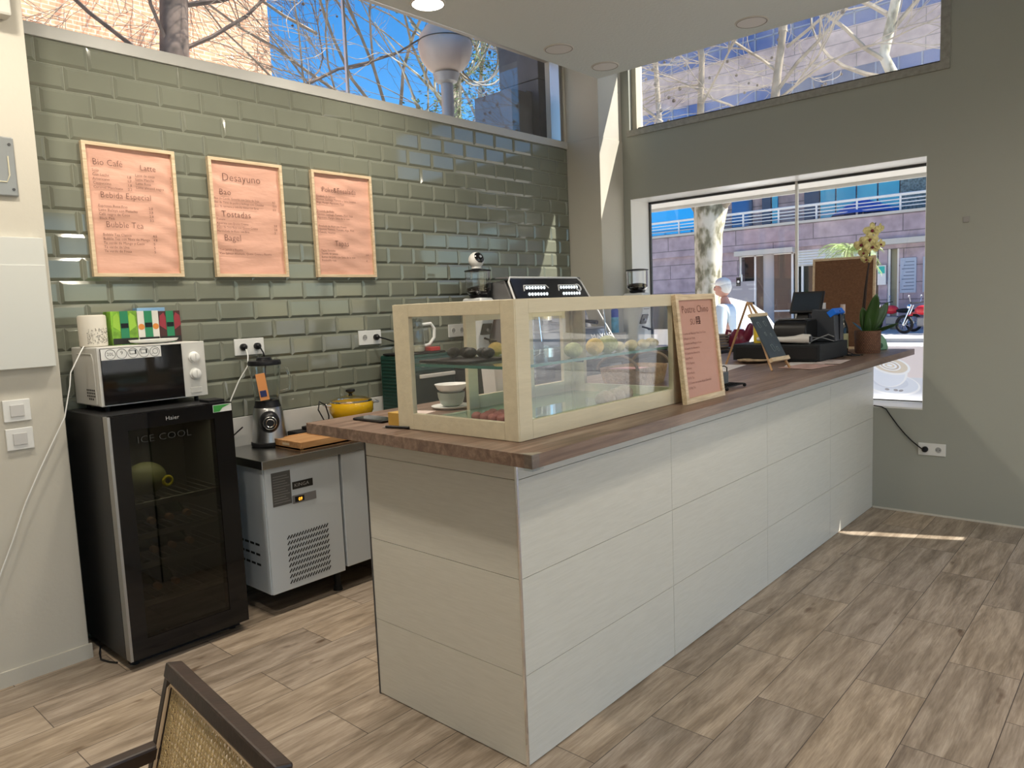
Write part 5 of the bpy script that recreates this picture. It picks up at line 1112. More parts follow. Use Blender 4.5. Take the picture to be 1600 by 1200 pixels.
# blender
bd_ = thing('blender', (2.19, 3.855, KZ), 'steel blender with glass jug on the refrigerated counter', 'blender')
bx, by = 2.19, 3.855
B().lathe([(.098, 0), (.104, .006), (.104, .022), (.100, .026)], (bx, by, KZ), n=36).build('rubber_base', black_matt, bd_, smooth=True)
B().lathe([(.100, .022), (.098, .03), (.080, .212), (.074, .222)], (bx, by, KZ), n=36).build('motor_base', steel, bd_, smooth=True)
B().lathe([(.076, .222), (.070, .236), (.066, .26), (.06, .262)], (bx, by, KZ), n=30).build('jar_collar', plastic_b, bd_, smooth=True)
jar = B().lathe([(.062, .25), (.068, .27), (.086, .43), (.089, .465), (.085, .465), (.082, .43), (.064, .272), (.03, .268)], (bx, by, KZ), n=32).build('glass_jug', real_glass('jug_glass', (.93, .96, .96)), bd_, smooth=True)
B().tube([(bx + .085, by - .01, KZ + .445), (bx + .125, by - .03, KZ + .435), (bx + .135, by - .035, KZ + .38), (bx + .128, by - .03, KZ + .31), (bx + .078, by - .01, KZ + .30)], .008).build('jug_handle', real_glass('jug_glass'), bd_, smooth=True)
B().lathe([(.091, .462), (.093, .475), (.088, .488), (.045, .49), (.040, .505), (.03, .507)], (bx, by, KZ), n=32).build('lid', plastic_b, bd_, smooth=True)
B().box((bx - .085, by - .075, KZ + .27), (bx - .035, by - .060, KZ + .42), rot=(0, -.12, -.5)).build('orange_label', M('orange_tag', (.72, .30, .10), .5), bd_)
B().box((bx - .076, by - .078, KZ + .29), (bx - .042, by - .063, KZ + .325), rot=(0, -.12, -.5)).build('blue_tag', M('navy_tag', (.02, .03, .12), .5), bd_)
dv = Vector((-.45, -.89, 0)).normalized(); pc_ = Vector((bx, by, KZ + .145)) + dv * .084
B().sph(pc_, .055, 24, 14, (1, 1, 1.15)).build('control_badge', plastic_b, bd_, smooth=True).scale = (1, 1, 1)
B().cyl(pc_ + dv * .030, pc_ + dv * .066, .036, .034, n=30).build('dial', plastic_b, bd_, smooth=True)
B().torus(pc_ + dv * .062, .034, .0035, dv, 30).torus(pc_ + dv * .067, .022, .003, dv, 26).build('dial_ring', chrome, bd_, smooth=True)
# bamboo tray
by_ = thing('bamboo_tray', (2.40, 3.62, KZ), 'shallow bamboo tray with cut-out handle at the front corner of the steel worktop', 'tray')
a0, a1, c0_, c1_ = 2.165, 2.66, 3.50, 3.78
B().box((a0, c0_, KZ + .004), (a1, c1_, KZ + .014)).build('tray_base', bamboo, by_)
for nm, P in (('tray_wall', ((a0, c0_, KZ), (a0 + .012, c1_, KZ + .048))), ('tray_wall', ((a1 - .012, c0_, KZ), (a1, c1_, KZ + .048))), ('tray_wall', ((a0 + .012, c0_, KZ), (a1 - .012, c0_ + .012, KZ + .048))), ('tray_wall', ((a0 + .012, c1_ - .012, KZ), (a1 - .012, c1_, KZ + .048)))): B().box(*P).build(nm, bamboo, by_, bevel=.002)
B().box((a0 - .0008, 3.61, KZ + .022), (a0 + .001, 3.68, KZ + .036)).build('handle_slot', M('slot_pale', (.62, .48, .32), .6), by_)
B().box((a0 + .012, c0_ + .012, KZ + .040), (a0 + .20, c1_ - .012, KZ + .044)).build('tray_lid', bamboo, by_)
bs = tag(B().box((2.36, 3.84, KZ), (2.54, 3.95, KZ + .045)).box((2.44, 3.86, KZ + .045), (2.50, 3.92, KZ + .065)).build('black_scale', black_matt, bevel=.004), 'small black appliance on the steel worktop between blender and hob', 'appliance')
# hob with yellow pot
hb = thing('gas_hob', (2.70, 3.78, KZ), 'low black portable hob under the yellow pot', 'hob')
B().box((2.54, 3.62, KZ), (2.92, 3.96, KZ + .075)).build('hob_body', black_matt, hb, bevel=.005)
B().tube([(2.62 + .0, 3.70, KZ + .082), (2.80, 3.70, KZ + .082)], .005).tube([(2.62, 3.86, KZ + .082), (2.84, 3.86, KZ + .082)], .005).build('pan_support', black_matt, hb)
po = thing('yellow_pot', (2.72, 3.79, KZ + .087), 'shiny yellow casserole pot with glass lid on the black hob', 'pot')
B().lathe([(.085, 0), (.115, .010), (.135, .045), (.136, .085), (.128, .105), (.124, .105), (.122, .09)], (2.72, 3.79, KZ + .0871), n=44).build('pot_body', M('yellow_enamel', (.72, .43, .01), .15, coat=.4), po, smooth=True)
B().lathe([(.129, .104), (.130, .110), (.124, .114)], (2.72, 3.79, KZ + .087), n=40, caps=False).build('lid_rim', chrome, po, smooth=True)
B().lathe([(.124, .112), (.09, .130), (.03, .142)], (2.72, 3.79, KZ + .087), n=40, caps=False).build('glass_lid', glass('lid_glass', (.7, .75, .75)), po, smooth=True)
B().lathe([(.014, .138), (.010, .152), (.018, .158), (.030, .166), (.028, .178), (.010, .182)], (2.72, 3.79, KZ + .087), n=24).build('lid_knob', plastic_b, po, smooth=True)
for s_, mm in ((-1, chrome), (1, chrome)):
    d2 = Vector((s_ * .92, -.38 * s_, 0)).normalized(); n2 = Vector((-d2.y, d2.x, 0)); c2 = Vector((2.72, 3.79, KZ + .178)) + d2 * .130
    B().tube([c2 - n2 * .035, c2 - n2 * .030 + d2 * .035, c2 + n2 * .030 + d2 * .035, c2 + n2 * .035], .007).build('pot_handle', mm, po, smooth=True)
hc = tag(B().tube([(2.538, 3.74, KZ + .03), (2.50, 3.76, KZ + .10), (2.475, 3.78, KZ + .17), (2.50, 3.80, KZ + .215), (2.54, 3.80, KZ + .19), (2.56, 3.80, KZ + .12), (2.555, 3.80, KZ + .078)], .004).build('hob_cable', plastic_b, smooth=True), 'black cable looping up beside the hob left of the yellow pot', 'cable')

# twin socket plates
def socket(name, c, ax, lab, plugs, w_=.185, h_=.095):
    t = thing(name, c, lab, 'socket')
    c = Vector(c); u = Vector((1, 0, 0)) if ax == 'y' else Vector((0, -1, 0)); n_ = Vector((0, -1, 0)) if ax == 'y' else Vector((-1, 0, 0)); z_ = Vector((0, 0, 1))
    def bb(q, u0, u1, v0, v1, d0, d1):
        q.hexa([c + u * a + z_ * e + n_ * d for (a, e, d) in ((u0, v0, d0), (u1, v0, d0), (u1, v0, d1), (u0, v0, d1), (u0, v1, d0), (u1, v1, d0), (u1, v1, d1), (u0, v1, d1))])
    q = B(); bb(q, -w_ / 2, w_ / 2, -h_ / 2, h_ / 2, 0, .009); q.build('cover_plate', plastic_w, t, bevel=.002)
    for k, s_ in enumerate((-1, 1)):
        q = B(); q.torus(c + u * s_ * w_ * .235 + n_ * .009, .021, .002, n_, 28, 6); rr = q.build('socket_ring', plastic_w, t, smooth=True)
        q = B(); q.cyl(c + u * s_ * w_ * .235 + n_ * .0085, c + u * s_ * w_ * .235 + n_ * .0092, .019, n=24); q.build('socket_well', M('socket_shadow', (.35, .35, .34), .5), t)
        for j in (-1, 1):
            q = B(); q.cyl(c + u * (s_ * w_ * .235 + j * .009) + n_ * .009, c + u * (s_ * w_ * .235 + j * .009) + n_ * .0098, .003, n=8); q.build('pin_hole', plastic_b, t)
        if plugs[k]:
            p = thing('power_plug', c + u * s_ * w_ * .235 + n_ * .010, plugs[k], 'plug')
            cc = c + u * s_ * w_ * .235
            B().lathe([(.019, .0093), (.020, .014), (.020, .030), (.014, .040), (.008, .046)], cc, n=20, ax=n_).build('plug_body', plastic_b, p, smooth=True)
    return t
yt = YT - .0075
socket('wall_socket', (2.19, yt, 1.408), 'y', 'white twin socket plate on the tiles above the blender, both sockets in use', ('black plug with white lead, left in the socket plate above the blender', 'black plug, right in the socket plate above the blender'))
socket('wall_socket', (3.062, yt, 1.410), 'y', 'white twin socket plate on the tiles above the yellow pot, left socket empty', (None, 'black plug in the socket plate above the yellow pot'))
socket('wall_socket', (3.88, yt, 1.415), 'y', 'white socket plate on the tiles seen through the display case', (None, None))
socket('wall_socket', (XW - .0005, 1.205, .470), 'x', 'wall-coloured twin socket low on the window wall right of the bar', ('black round plug in the low socket on the window wall', None), .17, .085)
tag(B().tube([(2.147, yt - .045, 1.395), (2.147, yt - .06, 1.36), (2.135, yt - .07, 1.30), (2.08, yt - .06, 1.22), (2.03, yt - .05, 1.12), (1.99, yt - .04, 1.02), (1.96, yt - .03, .92)], .004).build('white_lead', white_gloss, smooth=True), 'white lead drooping from the socket above the blender', 'cable')
tag(B().tube([(2.233, yt - .045, 1.405), (2.245, yt - .06, 1.37), (2.26, yt - .05, 1.32), (2.26, yt - .03, 1.2), (2.25, yt - .02, 1.0)], .0045).build('black_lead', plastic_b, smooth=True), 'black lead hanging from the right plug above the blender', 'cable')
tag(B().tube([(3.106, yt - .045, 1.41), (3.15, yt - .06, 1.395), (3.22, yt - .05, 1.375), (3.32, yt - .03, 1.34), (3.40, yt - .02, 1.31)], .0045).build('black_lead', plastic_b, smooth=True), 'black lead running right from the plug above the yellow pot', 'cable')
tag(B().tube([(2.06, yt - .10, .96), (2.0, yt - .06, .90), (1.93, yt - .05, .87), (1.86, yt - .05, .84)], .004).build('black_lead', plastic_b, smooth=True), 'black blender lead running left behind the fridge', 'cable')
tag(B().tube([(XW - .03, 1.245, .470), (XW - .02, 1.27, .475), (XW - .012, 1.33, .52), (XW - .010, 1.375, .565), (XW - .010, 1.42, .62), (XW - .010, 1.47, .69), (XW - .010, 1.50, .735), (XW - .006, 1.53, .75), (XW - .004, 1.585, .757)], .0042).build('black_lead', plastic_b, smooth=True), 'black lead curving from the low wall socket up to the shop window', 'cable')
tag(B().tube([(1.184, 3.80, .03), (1.165, 3.76, .012), (1.150, 3.70, .006), (1.165, 3.64, .006), (1.185, 3.60, .006)], .004).build('fridge_lead', plastic_b, smooth=True), 'black lead lying on the floor beside the black fridge', 'cable')

# ================================================================== LEFT WALL FITTINGS
for zc_, l_ in ((1.213, 'white double-frame light switch, upper of the two on the left wall'), (1.087, 'white double-frame light switch, lower of the two on the left wall')):
    t = thing('light_switch', (.943, 3.78, zc_), l_, 'light switch', 'light switches on the left wall')
    B().box((.890, 3.768, zc_ - .048), (.995, 3.7795, zc_ + .048)).build('switch_frame', plastic_w, t, bevel=.003)
    B().box((.916, 3.763, zc_ - .026), (.970, 3.769, zc_ + .026)).build('rocker', M('rocker_grey', (.55, .54, .53), .35), t, bevel=.002)
ep_ = thing('fuse_box', (.75, 3.77, 1.395), 'white flush electrical panel door on the left wall', 'electrical panel')
B().box((.45, 3.748, 1.395), (1.108, 3.7795, 1.965)).build('panel_frame', M('panel_white', (.62, .63, .60), .4), ep_, bevel=.002)
B().box((.45, 3.744, 1.397), (1.104, 3.7485, 1.845)).build('panel_door', M('panel_white', (.62, .63, .60), .4), ep_, bevel=.001)
mb_ = thing('metal_plate', (.98, 3.77, 2.14), 'grey metal cover plate with screws high on the left wall', 'cover plate')
B().box((.80, 3.766, 2.14), (1.040, 3.7795, 2.392)).build('plate', M('zinc_plate', (.30, .31, .31), .4, .6), mb_, bevel=.006)
for zz in (2.17, 2.36): B().cyl((1.022, 3.763, zz), (1.022, 3.767, zz), .006, n=10).build('screw', grey_dark, mb_)
B().tube([(.86, 3.765, 2.20), (1.0, 3.765, 2.20), (1.012, 3.765, 2.23), (1.012, 3.765, 2.31)], .003, n=6).build('sealant_bead', M('cream_sealant', (.6, .56, .42), .6), mb_)
al = tag(B().box((.86, 3.70, 2.88), (1.068, 3.7795, 3.14)).build('alarm_box', M('alarm_white', (.58, .57, .52), .5), bevel=.012), 'rounded white box at the top of the left wall', 'wall box')
dt = tag(B().box((XW - .006, 1.012, 2.005), (XW - .0005, 1.048, 2.043)).build('blank_plate', M('small_grey_plate', (.30, .29, .28), .5), bevel=.001), 'tiny square grey plate on the window wall right of the shop window', 'cover plate')

# ================================================================== COFFEE STATION
OZ = 1.168
cs = thing('coffee_station', (4.5, 3.6, 0), 'dark counter along the tiled wall carrying the grinders and coffee machine', 'counter')
B().box((3.74, 3.16, 0), (5.325, 4.005, OZ - .035)).build('carcass', M('station_dark', (.035, .038, .04), .5), cs)
B().box((3.74, 3.13, OZ - .034), (5.325, 4.008, OZ)).build('station_top', M('station_top_black', (.012, .012, .012), .3), cs, bevel=.002)
for k in range(3): B().box((3.76 + k * .52, 3.145, .12), (4.26 + k * .52, 3.16, OZ - .05)).build('door', grey_dark, cs, bevel=.002)
ws = thing('window_counter', (5.55, 3.1, 0), 'dark counter end under the shop window where the plates stand', 'counter')
B().box((5.335, 2.64, 0), (XW - .002, 3.665, OZ - .035)).build('carcass', M('station_dark'), ws)
B().box((5.33, 2.60, OZ - .034), (5.975, 3.668 - .07, OZ)).build('station_top', M('station_top_black'), ws)

# toaster oven: dark green ribbed box
ov = thing('toaster_oven', (3.28, 3.83, KZ), 'dark green ribbed toaster oven standing at the right end of the steel worktop', 'oven')
og = M('dark_green_enamel', (.008, .045, .035), .3)
B().box((3.105, 3.66, KZ + .02), (3.50, 3.97, 1.285)).build('housing', og, ov, bevel=.012)
q = B()
for k in range(17): q.cyl((3.1045, 3.68, KZ + .05 + k * .023), (3.1045, 3.95, KZ + .05 + k * .023), .005, n=6)
q.build('side_ribs', og, ov)
B().box((3.13, 3.648, KZ + .05), (3.48, 3.662, 1.17)).build('oven_door', M('oven_glass', (.02, .035, .035), .08), ov, bevel=.004)
B().box((3.15, 3.612, 1.135), (3.46, 3.630, 1.160)).box((3.17, 3.625, 1.14), (3.185, 3.655, 1.155)).box((3.43, 3.625, 1.14), (3.445, 3.655, 1.155)).build('door_handle', M('cream_bar', (.60, .57, .52), .35), ov, bevel=.004)
B().box((3.13, 3.654, 1.185), (3.48, 3.662, 1.265)).build('control_strip', M('teal_strip', (.04, .10, .10), .3), ov)
for xx in (3.20, 3.30, 3.40): B().cyl((xx, 3.655, 1.225), (xx, 3.630, 1.225), .018, n=18).build('knob', M('cream_bar'), ov, smooth=True)
for xx in (3.14, 3.46):
    for yy in (3.70, 3.93): B().cyl((xx, yy, KZ), (xx, yy, KZ + .022), .014, n=10).build('foot', black_matt, ov)
bkp = tag(B().box((3.10, 3.70, 1.286), (3.46, 3.93, 1.298)).build('baking_tray', black_matt, bevel=.004), 'thin black baking tray lying on the green toaster oven', 'tray')
rp = tag(B().box((3.36, 3.74, 1.299), (3.45, 3.84, 1.325)).build('red_packet', red_m, bevel=.003), 'red packet on the baking tray beside the glass jug', 'packet')
gj = thing('glass_coffee_jug', (3.30, 3.80, 1.299), 'glass coffee jug with white handle on top of the toaster oven', 'jug')
B().lathe([(.055, 0), (.066, .01), (.066, .12), (.058, .16), (.055, .205), (.052, .205), (.055, .16), (.0635, .12), (.0635, .045)], (3.28, 3.80, 1.299), n=30, caps=False).build('jug_body', glass('pale_jug_glass', (.88, .9, .9)), gj, smooth=True)
B().lathe([(.054, 0), (.060, .004), (.062, .04), (.001, .042)], (3.28, 3.80, 1.300), n=26).build('pale_contents', M('milky_tea', (.50, .46, .34), .4), gj, smooth=True)
B().lathe([(.058, .20), (.060, .215), (.04, .225)], (3.28, 3.80, 1.299), n=26).build('jug_lid', glass('lid_glass'), gj, smooth=True)
B().tube([(3.34, 3.79, 1.48), (3.40, 3.77, 1.485), (3.425, 3.765, 1.45), (3.42, 3.765, 1.39), (3.385, 3.775, 1.345), (3.345, 3.79, 1.335)], .011).build('jug_handle', white_gloss, gj, smooth=True)
ht = tag(B().tube([(3.12, 3.74, 1.300), (3.115, 3.72, 1.345), (3.13, 3.70, 1.36), (3.16, 3.69, 1.352)], .005).build('white_tray_handle', white_gloss, smooth=True), 'curved white handle at the left edge of the toaster oven top', 'handle')

def grinder(x, y, lab, arm=1):
    t = thing('coffee_grinder', (x, y, OZ), lab, 'coffee grinder')
    gw = M('grinder_white', (.66, .68, .68), .3)
    q = B(); q.box((x - .10, y - .14, OZ), (x + .10, y + .12, OZ + .035)); q.build('base', gw, t, bevel=.012)
    q = B(); pr2 = [(-.02, .03), (.10, .03), (.11, .18), (.115, .44), (.10, .48), (-.075, .48), (-.10, .44), (-.085, .33), (-.035, .20)]
    q.prism([(x - .065, y + u, OZ + v) for u, v in pr2], (.13, 0, 0)); q.build('body', gw, t, smooth=True, bevel=.012)
    B().box((x - .045, y - .078, OZ + .335), (x + .045, y - .060, OZ + .40), rot=(-.35, 0, 0)).build('display', plastic_b, t, bevel=.003)
    B().box((x - .048, y - .066, OZ + .215), (x + .048, y - .045, OZ + .30), rot=(.35, 0, 0)).build('dispenser_plate', M('gunmetal', (.05, .055, .06), .25, .6), t, bevel=.004)
    B().cyl((x, y - .055, OZ + .25), (x, y - .075, OZ + .25), .012, n=14).build('push_button', chrome, t, smooth=True)
    B().tube([(x, y - .04, OZ + .19), (x, y - .12, OZ + .17)], .008).tube([(x - .035, y - .12, OZ + .168), (x + .035, y - .12, OZ + .168)], .006).build('portafilter_fork', plastic_b, t, smooth=True)
    B().lathe([(.062, .478), (.070, .50)], (x, y, OZ), n=28).build('hopper_collar', plastic_b, t, smooth=True)
    B().lathe([(.068, .50), (.090, .525), (.092, .668), (.0885, .668), (.0865, .528), (.066, .504)], (x, y, OZ), n=36, caps=False).build('bean_hopper', real_glass('hopper_plastic', (.95, .95, .97)), t, smooth=True)
    B().lathe([(.060, .506), (.084, .530), (.085, .548), (.05, .560), (.001, .564)], (x, y, OZ), n=30).build('beans', M('coffee_beans', (.035, .018, .012), .5, bump=1., bscale=120), t, smooth=True)
    B().lathe([(.095, .668), (.096, .676), (.05, .683)], (x, y, OZ), n=34).build('hopper_lid', plastic_b, t, smooth=True)
    return t
grinder(3.83, 3.72, 'white coffee grinder with clear bean hopper under the security camera')
grinder(5.47, 3.42, 'white coffee grinder with clear bean hopper beside the shop window')
camz = OZ + .684
sc_ = thing('security_camera', (3.83, 3.72, camz), 'white ball security camera with black face on top of the left bean hopper', 'camera')
B().lathe([(.035, 0), (.038, .004), (.034, .018), (.02, .024)], (3.80, 3.70, camz), n=26).build('camera_base', plastic_w, sc_, smooth=True)
B().sph((3.80, 3.70, camz + .062), .056, 30, 20).build('camera_ball', white_gloss, sc_, smooth=True)
cdv = Vector((-.15, -.93, .42)).normalized(); q = B(); q.sph((0, 0, 0), .0568, 30, 20)
Rm = cdv.to_track_quat('Z', 'Y').to_matrix()
for v in list(q.bm.verts):
    if v.co.z < .040: q.bm.verts.remove(v)
for v in q.bm.verts: v.co = Rm @ v.co + Vector((3.80, 3.70, camz + .062))
q.build('camera_face', black_gloss, sc_, smooth=True)
B().cyl(Vector((3.80, 3.70, camz + .062)) + cdv * .056, Vector((3.80, 3.70, camz + .062)) + cdv * .0585, .010, n=16).build('lens', M('lens_grey', (.25, .27, .3), .1), sc_)

# espresso machine
em = thing('espresso_machine', (4.33, 3.55, OZ), 'two-group espresso machine with white-edged slanted black front on the coffee station', 'espresso machine')
ex0, ex1 = 3.89, 4.78; ez0, ez1 = OZ + .10, 1.785
yb0, yt0 = 3.22, 3.50                     # front foot nearer, top further back
B().prism([(ex0 + .03, 3.34, ez0), (ex0 + .03, 3.90, ez0), (ex0 + .03, 3.90, ez1 - .05), (ex0 + .03, yt0 + .05, ez1 - .02), (ex0 + .03, 3.50, ez1 - .13)], (ex1 - ex0 - .06, 0, 0)).build('housing', M('machine_grey', (.20, .20, .205), .35, .3), em, bevel=.006)
for xx in (ex0 + .08, ex1 - .08):
    for yy in (3.30, 3.84): B().cyl((xx, yy, OZ), (xx, yy, ez0 + .002), .022, n=14).build('leg', chrome, em, smooth=True)
def fp(x, v, d=0.): # point on the slanted front plane
    z = ez0 + (ez1 - ez0) * v; y = yb0 + (yt0 - yb0) * v; return (x, y - d, z)
sw = M('machine_white_trim', (.75, .75, .75), .3)
tlx, trx, blx, brx = ex0 - .02 + .05, ex1 - .045, ex0 - .07, ex1 + .04
P_ = [fp(blx, 0), fp(tlx - .03, .93), fp(tlx, .99), fp(trx - .03, .99), fp(trx + .005, .93), fp(brx + .0, .06), fp(brx - .02, .0)]
for k in range(len(P_)): pass
B().tube(P_ + [P_[0]], .0075, n=8, caps=False).build('front_edge_trim', sw, em, smooth=True)
q = B(); q.hexa([fp(tlx - .02, .66, -.012), fp(trx + .02, .66, -.012), fp(trx + .02, .66, .0), fp(tlx - .02, .66, .0), fp(tlx, .98, -.012), fp(trx, .98, -.012), fp(trx, .98, .0), fp(tlx, .98, .0)]); q.build('control_fascia', M('fascia_black', (.015, .015, .017), .25), em)
B().hexa([fp(tlx - .02, .97, 0), fp(trx + .02, .97, 0), (trx + .02, yt0 + .12, ez1 - .01), (tlx - .02, yt0 + .12, ez1 - .01), fp(tlx - .02, 1.0, 0), fp(trx + .02, 1.0, 0), (trx + .02, yt0 + .12, ez1 + .003), (tlx - .02, yt0 + .12, ez1 + .003)]).build('cup_rail', M('machine_grey'), em, bevel=.003)
led = M('button_led', (.85, .9, .92), .3, emit=(.85, .95, 1), estr=.8)
for g_ in range(2):
    xc = ex0 + .26 + g_ * .40
    q = B()
    for k in range(7): q.cyl(fp(xc - .10 + k * .033, .845, .002), fp(xc - .10 + k * .033, .845, .006), .012, n=14)
    for k in range(7): q.cyl(fp(xc - .10 + k * .033, .755, .002), fp(xc - .10 + k * .033, .755, .006), .012, n=14)
    q.build('button_row', led, em)
    q = B(); q.tube([fp(xc - .14, .80, .003), fp(xc - .12, .88, .003), fp(xc + .13, .88, .003), fp(xc + .15, .84, .003)], .004, n=6); q.build('button_bezel', sw, em)
    q = B().cyl((xc, 3.36, ez0 + .30), (xc, 3.36, ez0 + .20), .045, n=22).build('group_head', chrome, em, smooth=True)
    q = B().cyl((xc, 3.36, ez0 + .20), (xc, 3.36, ez0 + .165), .040, n=22).tube([(xc, 3.34, ez0 + .18), (xc, 3.20, ez0 + .165)], [.012, .016]).build('portafilter', plastic_b, em, smooth=True)
B().torus(fp(ex1 - .115, .84, .004), .028, .006, (0, -.87, .5), 24).build('steam_dial', sw, em, smooth=True)
for xx in (ex0 + .045, ex1 - .06): B().tube([(xx, 3.36, ez0 + .30), (xx, 3.26, ez0 + .26), (xx, 3.24, ez0 + .06)], .007).build('steam_wand', chrome, em, smooth=True)
B().prism([(blx + .03, yb0 + .01, ez0), (blx + .03, yb0 + .27, ez0), (blx + .03, yb0 + .27, ez0 + .115), (blx + .03, yb0 + .07, ez0 + .115)], (brx - blx - .06, 0, 0)).build('drip_tray', M('drip_tray_blue_grey', (.10, .13, .18), .3, .3), em, bevel=.003)
B().box((blx + .03, yb0 + .065, ez0 + .116), (brx - .03, yb0 + .25, ez0 + .128)).build('cup_grid', steel, em)
nx_ = Vector((0, yt0 - yb0, ez1 - ez0)).normalized()
lt = [('MAYOR', Vector((ex1 - .24, yb0 + .030, ez0 + .030)) , (1, 0, 0), (0, .45, .89), .070, 1.15, 'LEFT')]
text('maker_text', lt, em, sw, .012)
for sd_ in (blx - .0, brx - .012):
    B().prism([(sd_, yb0, ez0), (sd_, yt0, ez1), (sd_, 3.56, ez1), (sd_, 3.42, ez0)], (.012, 0, 0)) .build('side_cheek', M('cheek_black', (.03, .03, .032), .3), em) if False else None
# spray can, small box
sp_ = thing('spray_can', (5.24, 3.30, OZ), 'blue aerosol can with dark blue cap beside the window pillar', 'spray can')
tag(B().box((5.06, 3.42, OZ), (5.28, 3.56, OZ + .155)).build('carton', M('pale_carton', (.48, .43, .36), .6, var=.2, vscale=20), bevel=.002), 'pale brown carton under the blue aerosol can', 'carton')
CZ = OZ + .155; sp_.location = (5.22, 3.49, CZ)
B().lathe([(.030, 0), (.032, .004), (.032, .125), (.026, .138)], (5.22, 3.49, CZ), n=26).build('can_body', M('sky_blue_can', (.12, .42, .68), .3, var=.3, vscale=25), sp_, smooth=True)
B().lathe([(.031, .128), (.031, .188), (.022, .198)], (5.22, 3.49, CZ), n=26).build('can_cap', M('deep_blue_cap', (.01, .07, .50), .35), sp_, smooth=True)
# plates and teapot at the window
brd = M('brown_rim_plate', (.42, .34, .28), .4)
for k in range(5):
    if k == 0:
        pl0 = B().lathe([(.05, 0), (.085, .006), (.092, .020), (.088, .020), (.07, .008), (.001, .006)], (0, 0, 0), n=34).build('stacked_plate', brd, loc=(0, 0, 0), smooth=True); o = pl0
    else: o = copy_tree(pl0)
    o.location = (5.68, 2.765, OZ + .0005 + k * .0225)
    tag(o, ('lowest', 'second lowest', 'middle', 'second highest', 'topmost')[k] + ' plate of the brown-rimmed stack on the window counter', 'plate', 'brown-rimmed plates on the window counter')
tpz = OZ
te = thing('teapot', (5.70, 2.60, OZ), 'dark red ceramic teapot-shaped jug on the window counter behind the easel', 'teapot')
rm = M('dark_red_ceramic', (.16, .015, .04), .3)
B().lathe([(.060, 0), (.078, .012), (.082, .06), (.070, .11), (.045, .14), (.040, .15)], (5.70, 2.615, tpz), n=34).build('pot_body', rm, te, smooth=True)
B().tube([(5.70, 2.565, tpz + .08), (5.70, 2.53, tpz + .12), (5.70, 2.515, tpz + .175), (5.70, 2.505, tpz + .19)], [.045, .038, .028, .020], n=14).build('spout', rm, te, smooth=True)
B().tube([(5.70, 2.68, tpz + .13), (5.70, 2.715, tpz + .14), (5.70, 2.725, tpz + .10), (5.70, 2.715, tpz + .05), (5.70, 2.69, tpz + .035)], .012).build('handle', rm, te, smooth=True)

# ================================================================== CANE CHAIR
ch = thing('cane_chair', (.40, 1.40, 0), 'dark brown armchair with woven cane back in the near left corner', 'chair')
def cp(y, h, d=0.):   # point on the leaning back plane; h height along the back, d towards +x
    a = math.radians(15); z = .45 + h * math.cos(a); x = .565 + h * math.sin(a); return Vector((x + d * math.cos(a), y, z - d * math.sin(a)))
def cbx(q, y0, y1, h0, h1, d0, d1):
    q.hexa([cp(y0, h0, d0), cp(y1, h0, d0), cp(y1, h0, d1), cp(y0, h0, d1), cp(y0, h1, d0), cp(y1, h1, d0), cp(y1, h1, d1), cp(y0, h1, d1)])
CY0, CY1, HT = 1.13, 1.695, .362
q = B(); cbx(q, CY1 - .030, CY1 - .002, -.06, HT - .01, .001, .034); q.build('back_stile', dark_brown, ch, bevel=.005)
q = B(); cbx(q, CY0 + .002, CY0 + .030, -.06, HT - .01, .001, .034); q.build('back_stile', dark_brown, ch, bevel=.005)
q = B(); cbx(q, CY0 + .0, CY1 - .0, HT - .034, HT + .001, -.001, .037); q.build('top_rail', dark_brown, ch, bevel=.005)
q = B(); cbx(q, CY0 + .030, CY1 - .030, -.02, .03, 0, .036); q.build('lower_back_rail', dark_brown, ch, bevel=.004)
q = B()
A0, A1, H0, H1 = CY0 + .034, CY1 - .034, .035, HT - .036
for P in ([cp(A0, H0, .004), cp(A1, H0, .004), cp(A1, H1 - .012, .004), cp(A1 - .012, H1, .004), cp(A0, H1, .004), cp(A0, H0, .004)],): q.tube(P, .004, n=6, caps=False)
q.build('cane_binding', M('cane_edge', (.62, .46, .30), .5), ch, smooth=True)
q = B(); st = .0155; cn_m = cane_mat()
n1 = int((A1 - A0) / st); n2 = int((H1 - H0) / st)
def strip(q, p, r, w_, d):
    p = Vector(p); r = Vector(r); t_ = (r - p).normalized(); nrm = Vector((math.cos(math.radians(15)), 0, -math.sin(math.radians(15)))); s_ = t_.cross(nrm).normalized() * w_
    o_ = nrm * d; q.quad([p - s_ + o_, p + s_ + o_, r + s_ + o_, r - s_ + o_])
for i in range(n1 + 1):
    y = A0 + i * st
    strip(q, cp(y - .0017, H0, .012), cp(y - .0017, H1, .012), .0010, 0); strip(q, cp(y + .0017, H0, .012), cp(y + .0017, H1, .012), .0010, 0)
for j in range(n2 + 1):
    h = H0 + j * st
    strip(q, cp(A0, h - .0017, .0135), cp(A1, h - .0017, .0135), .0010, 0); strip(q, cp(A0, h + .0017, .0135), cp(A1, h + .0017, .0135), .0010, 0)
for s_ in (-1, 1):
    k = -n2 - 1
    while k <= n1 + n2:
        ya = A0 + k * st + st / 2; h_a, h_b = H0, H1; yb3 = ya + s_ * (H1 - H0)
        # clip to the panel
        pa, pb3 = (ya, H0), (yb3, H1); t0, t1 = 0., 1.; dy = yb3 - ya
        for lim, sg2 in ((A0, 1), (A1, -1)):
            f0 = (pa[0] - lim) * sg2; f1_ = (pb3[0] - lim) * sg2
            if f0 < 0 and f1_ < 0: t0, t1 = 1, 0; break
            if f0 < 0: t0 = max(t0, f0 / (f0 - f1_))
            elif f1_ < 0: t1 = min(t1, f0 / (f0 - f1_))
        if t1 > t0: strip(q, cp(ya + dy * t0, H0 + (H1 - H0) * t0, .0145), cp(ya + dy * t1, H0 + (H1 - H0) * t1, .0145), .0011, 0)
        k += 1
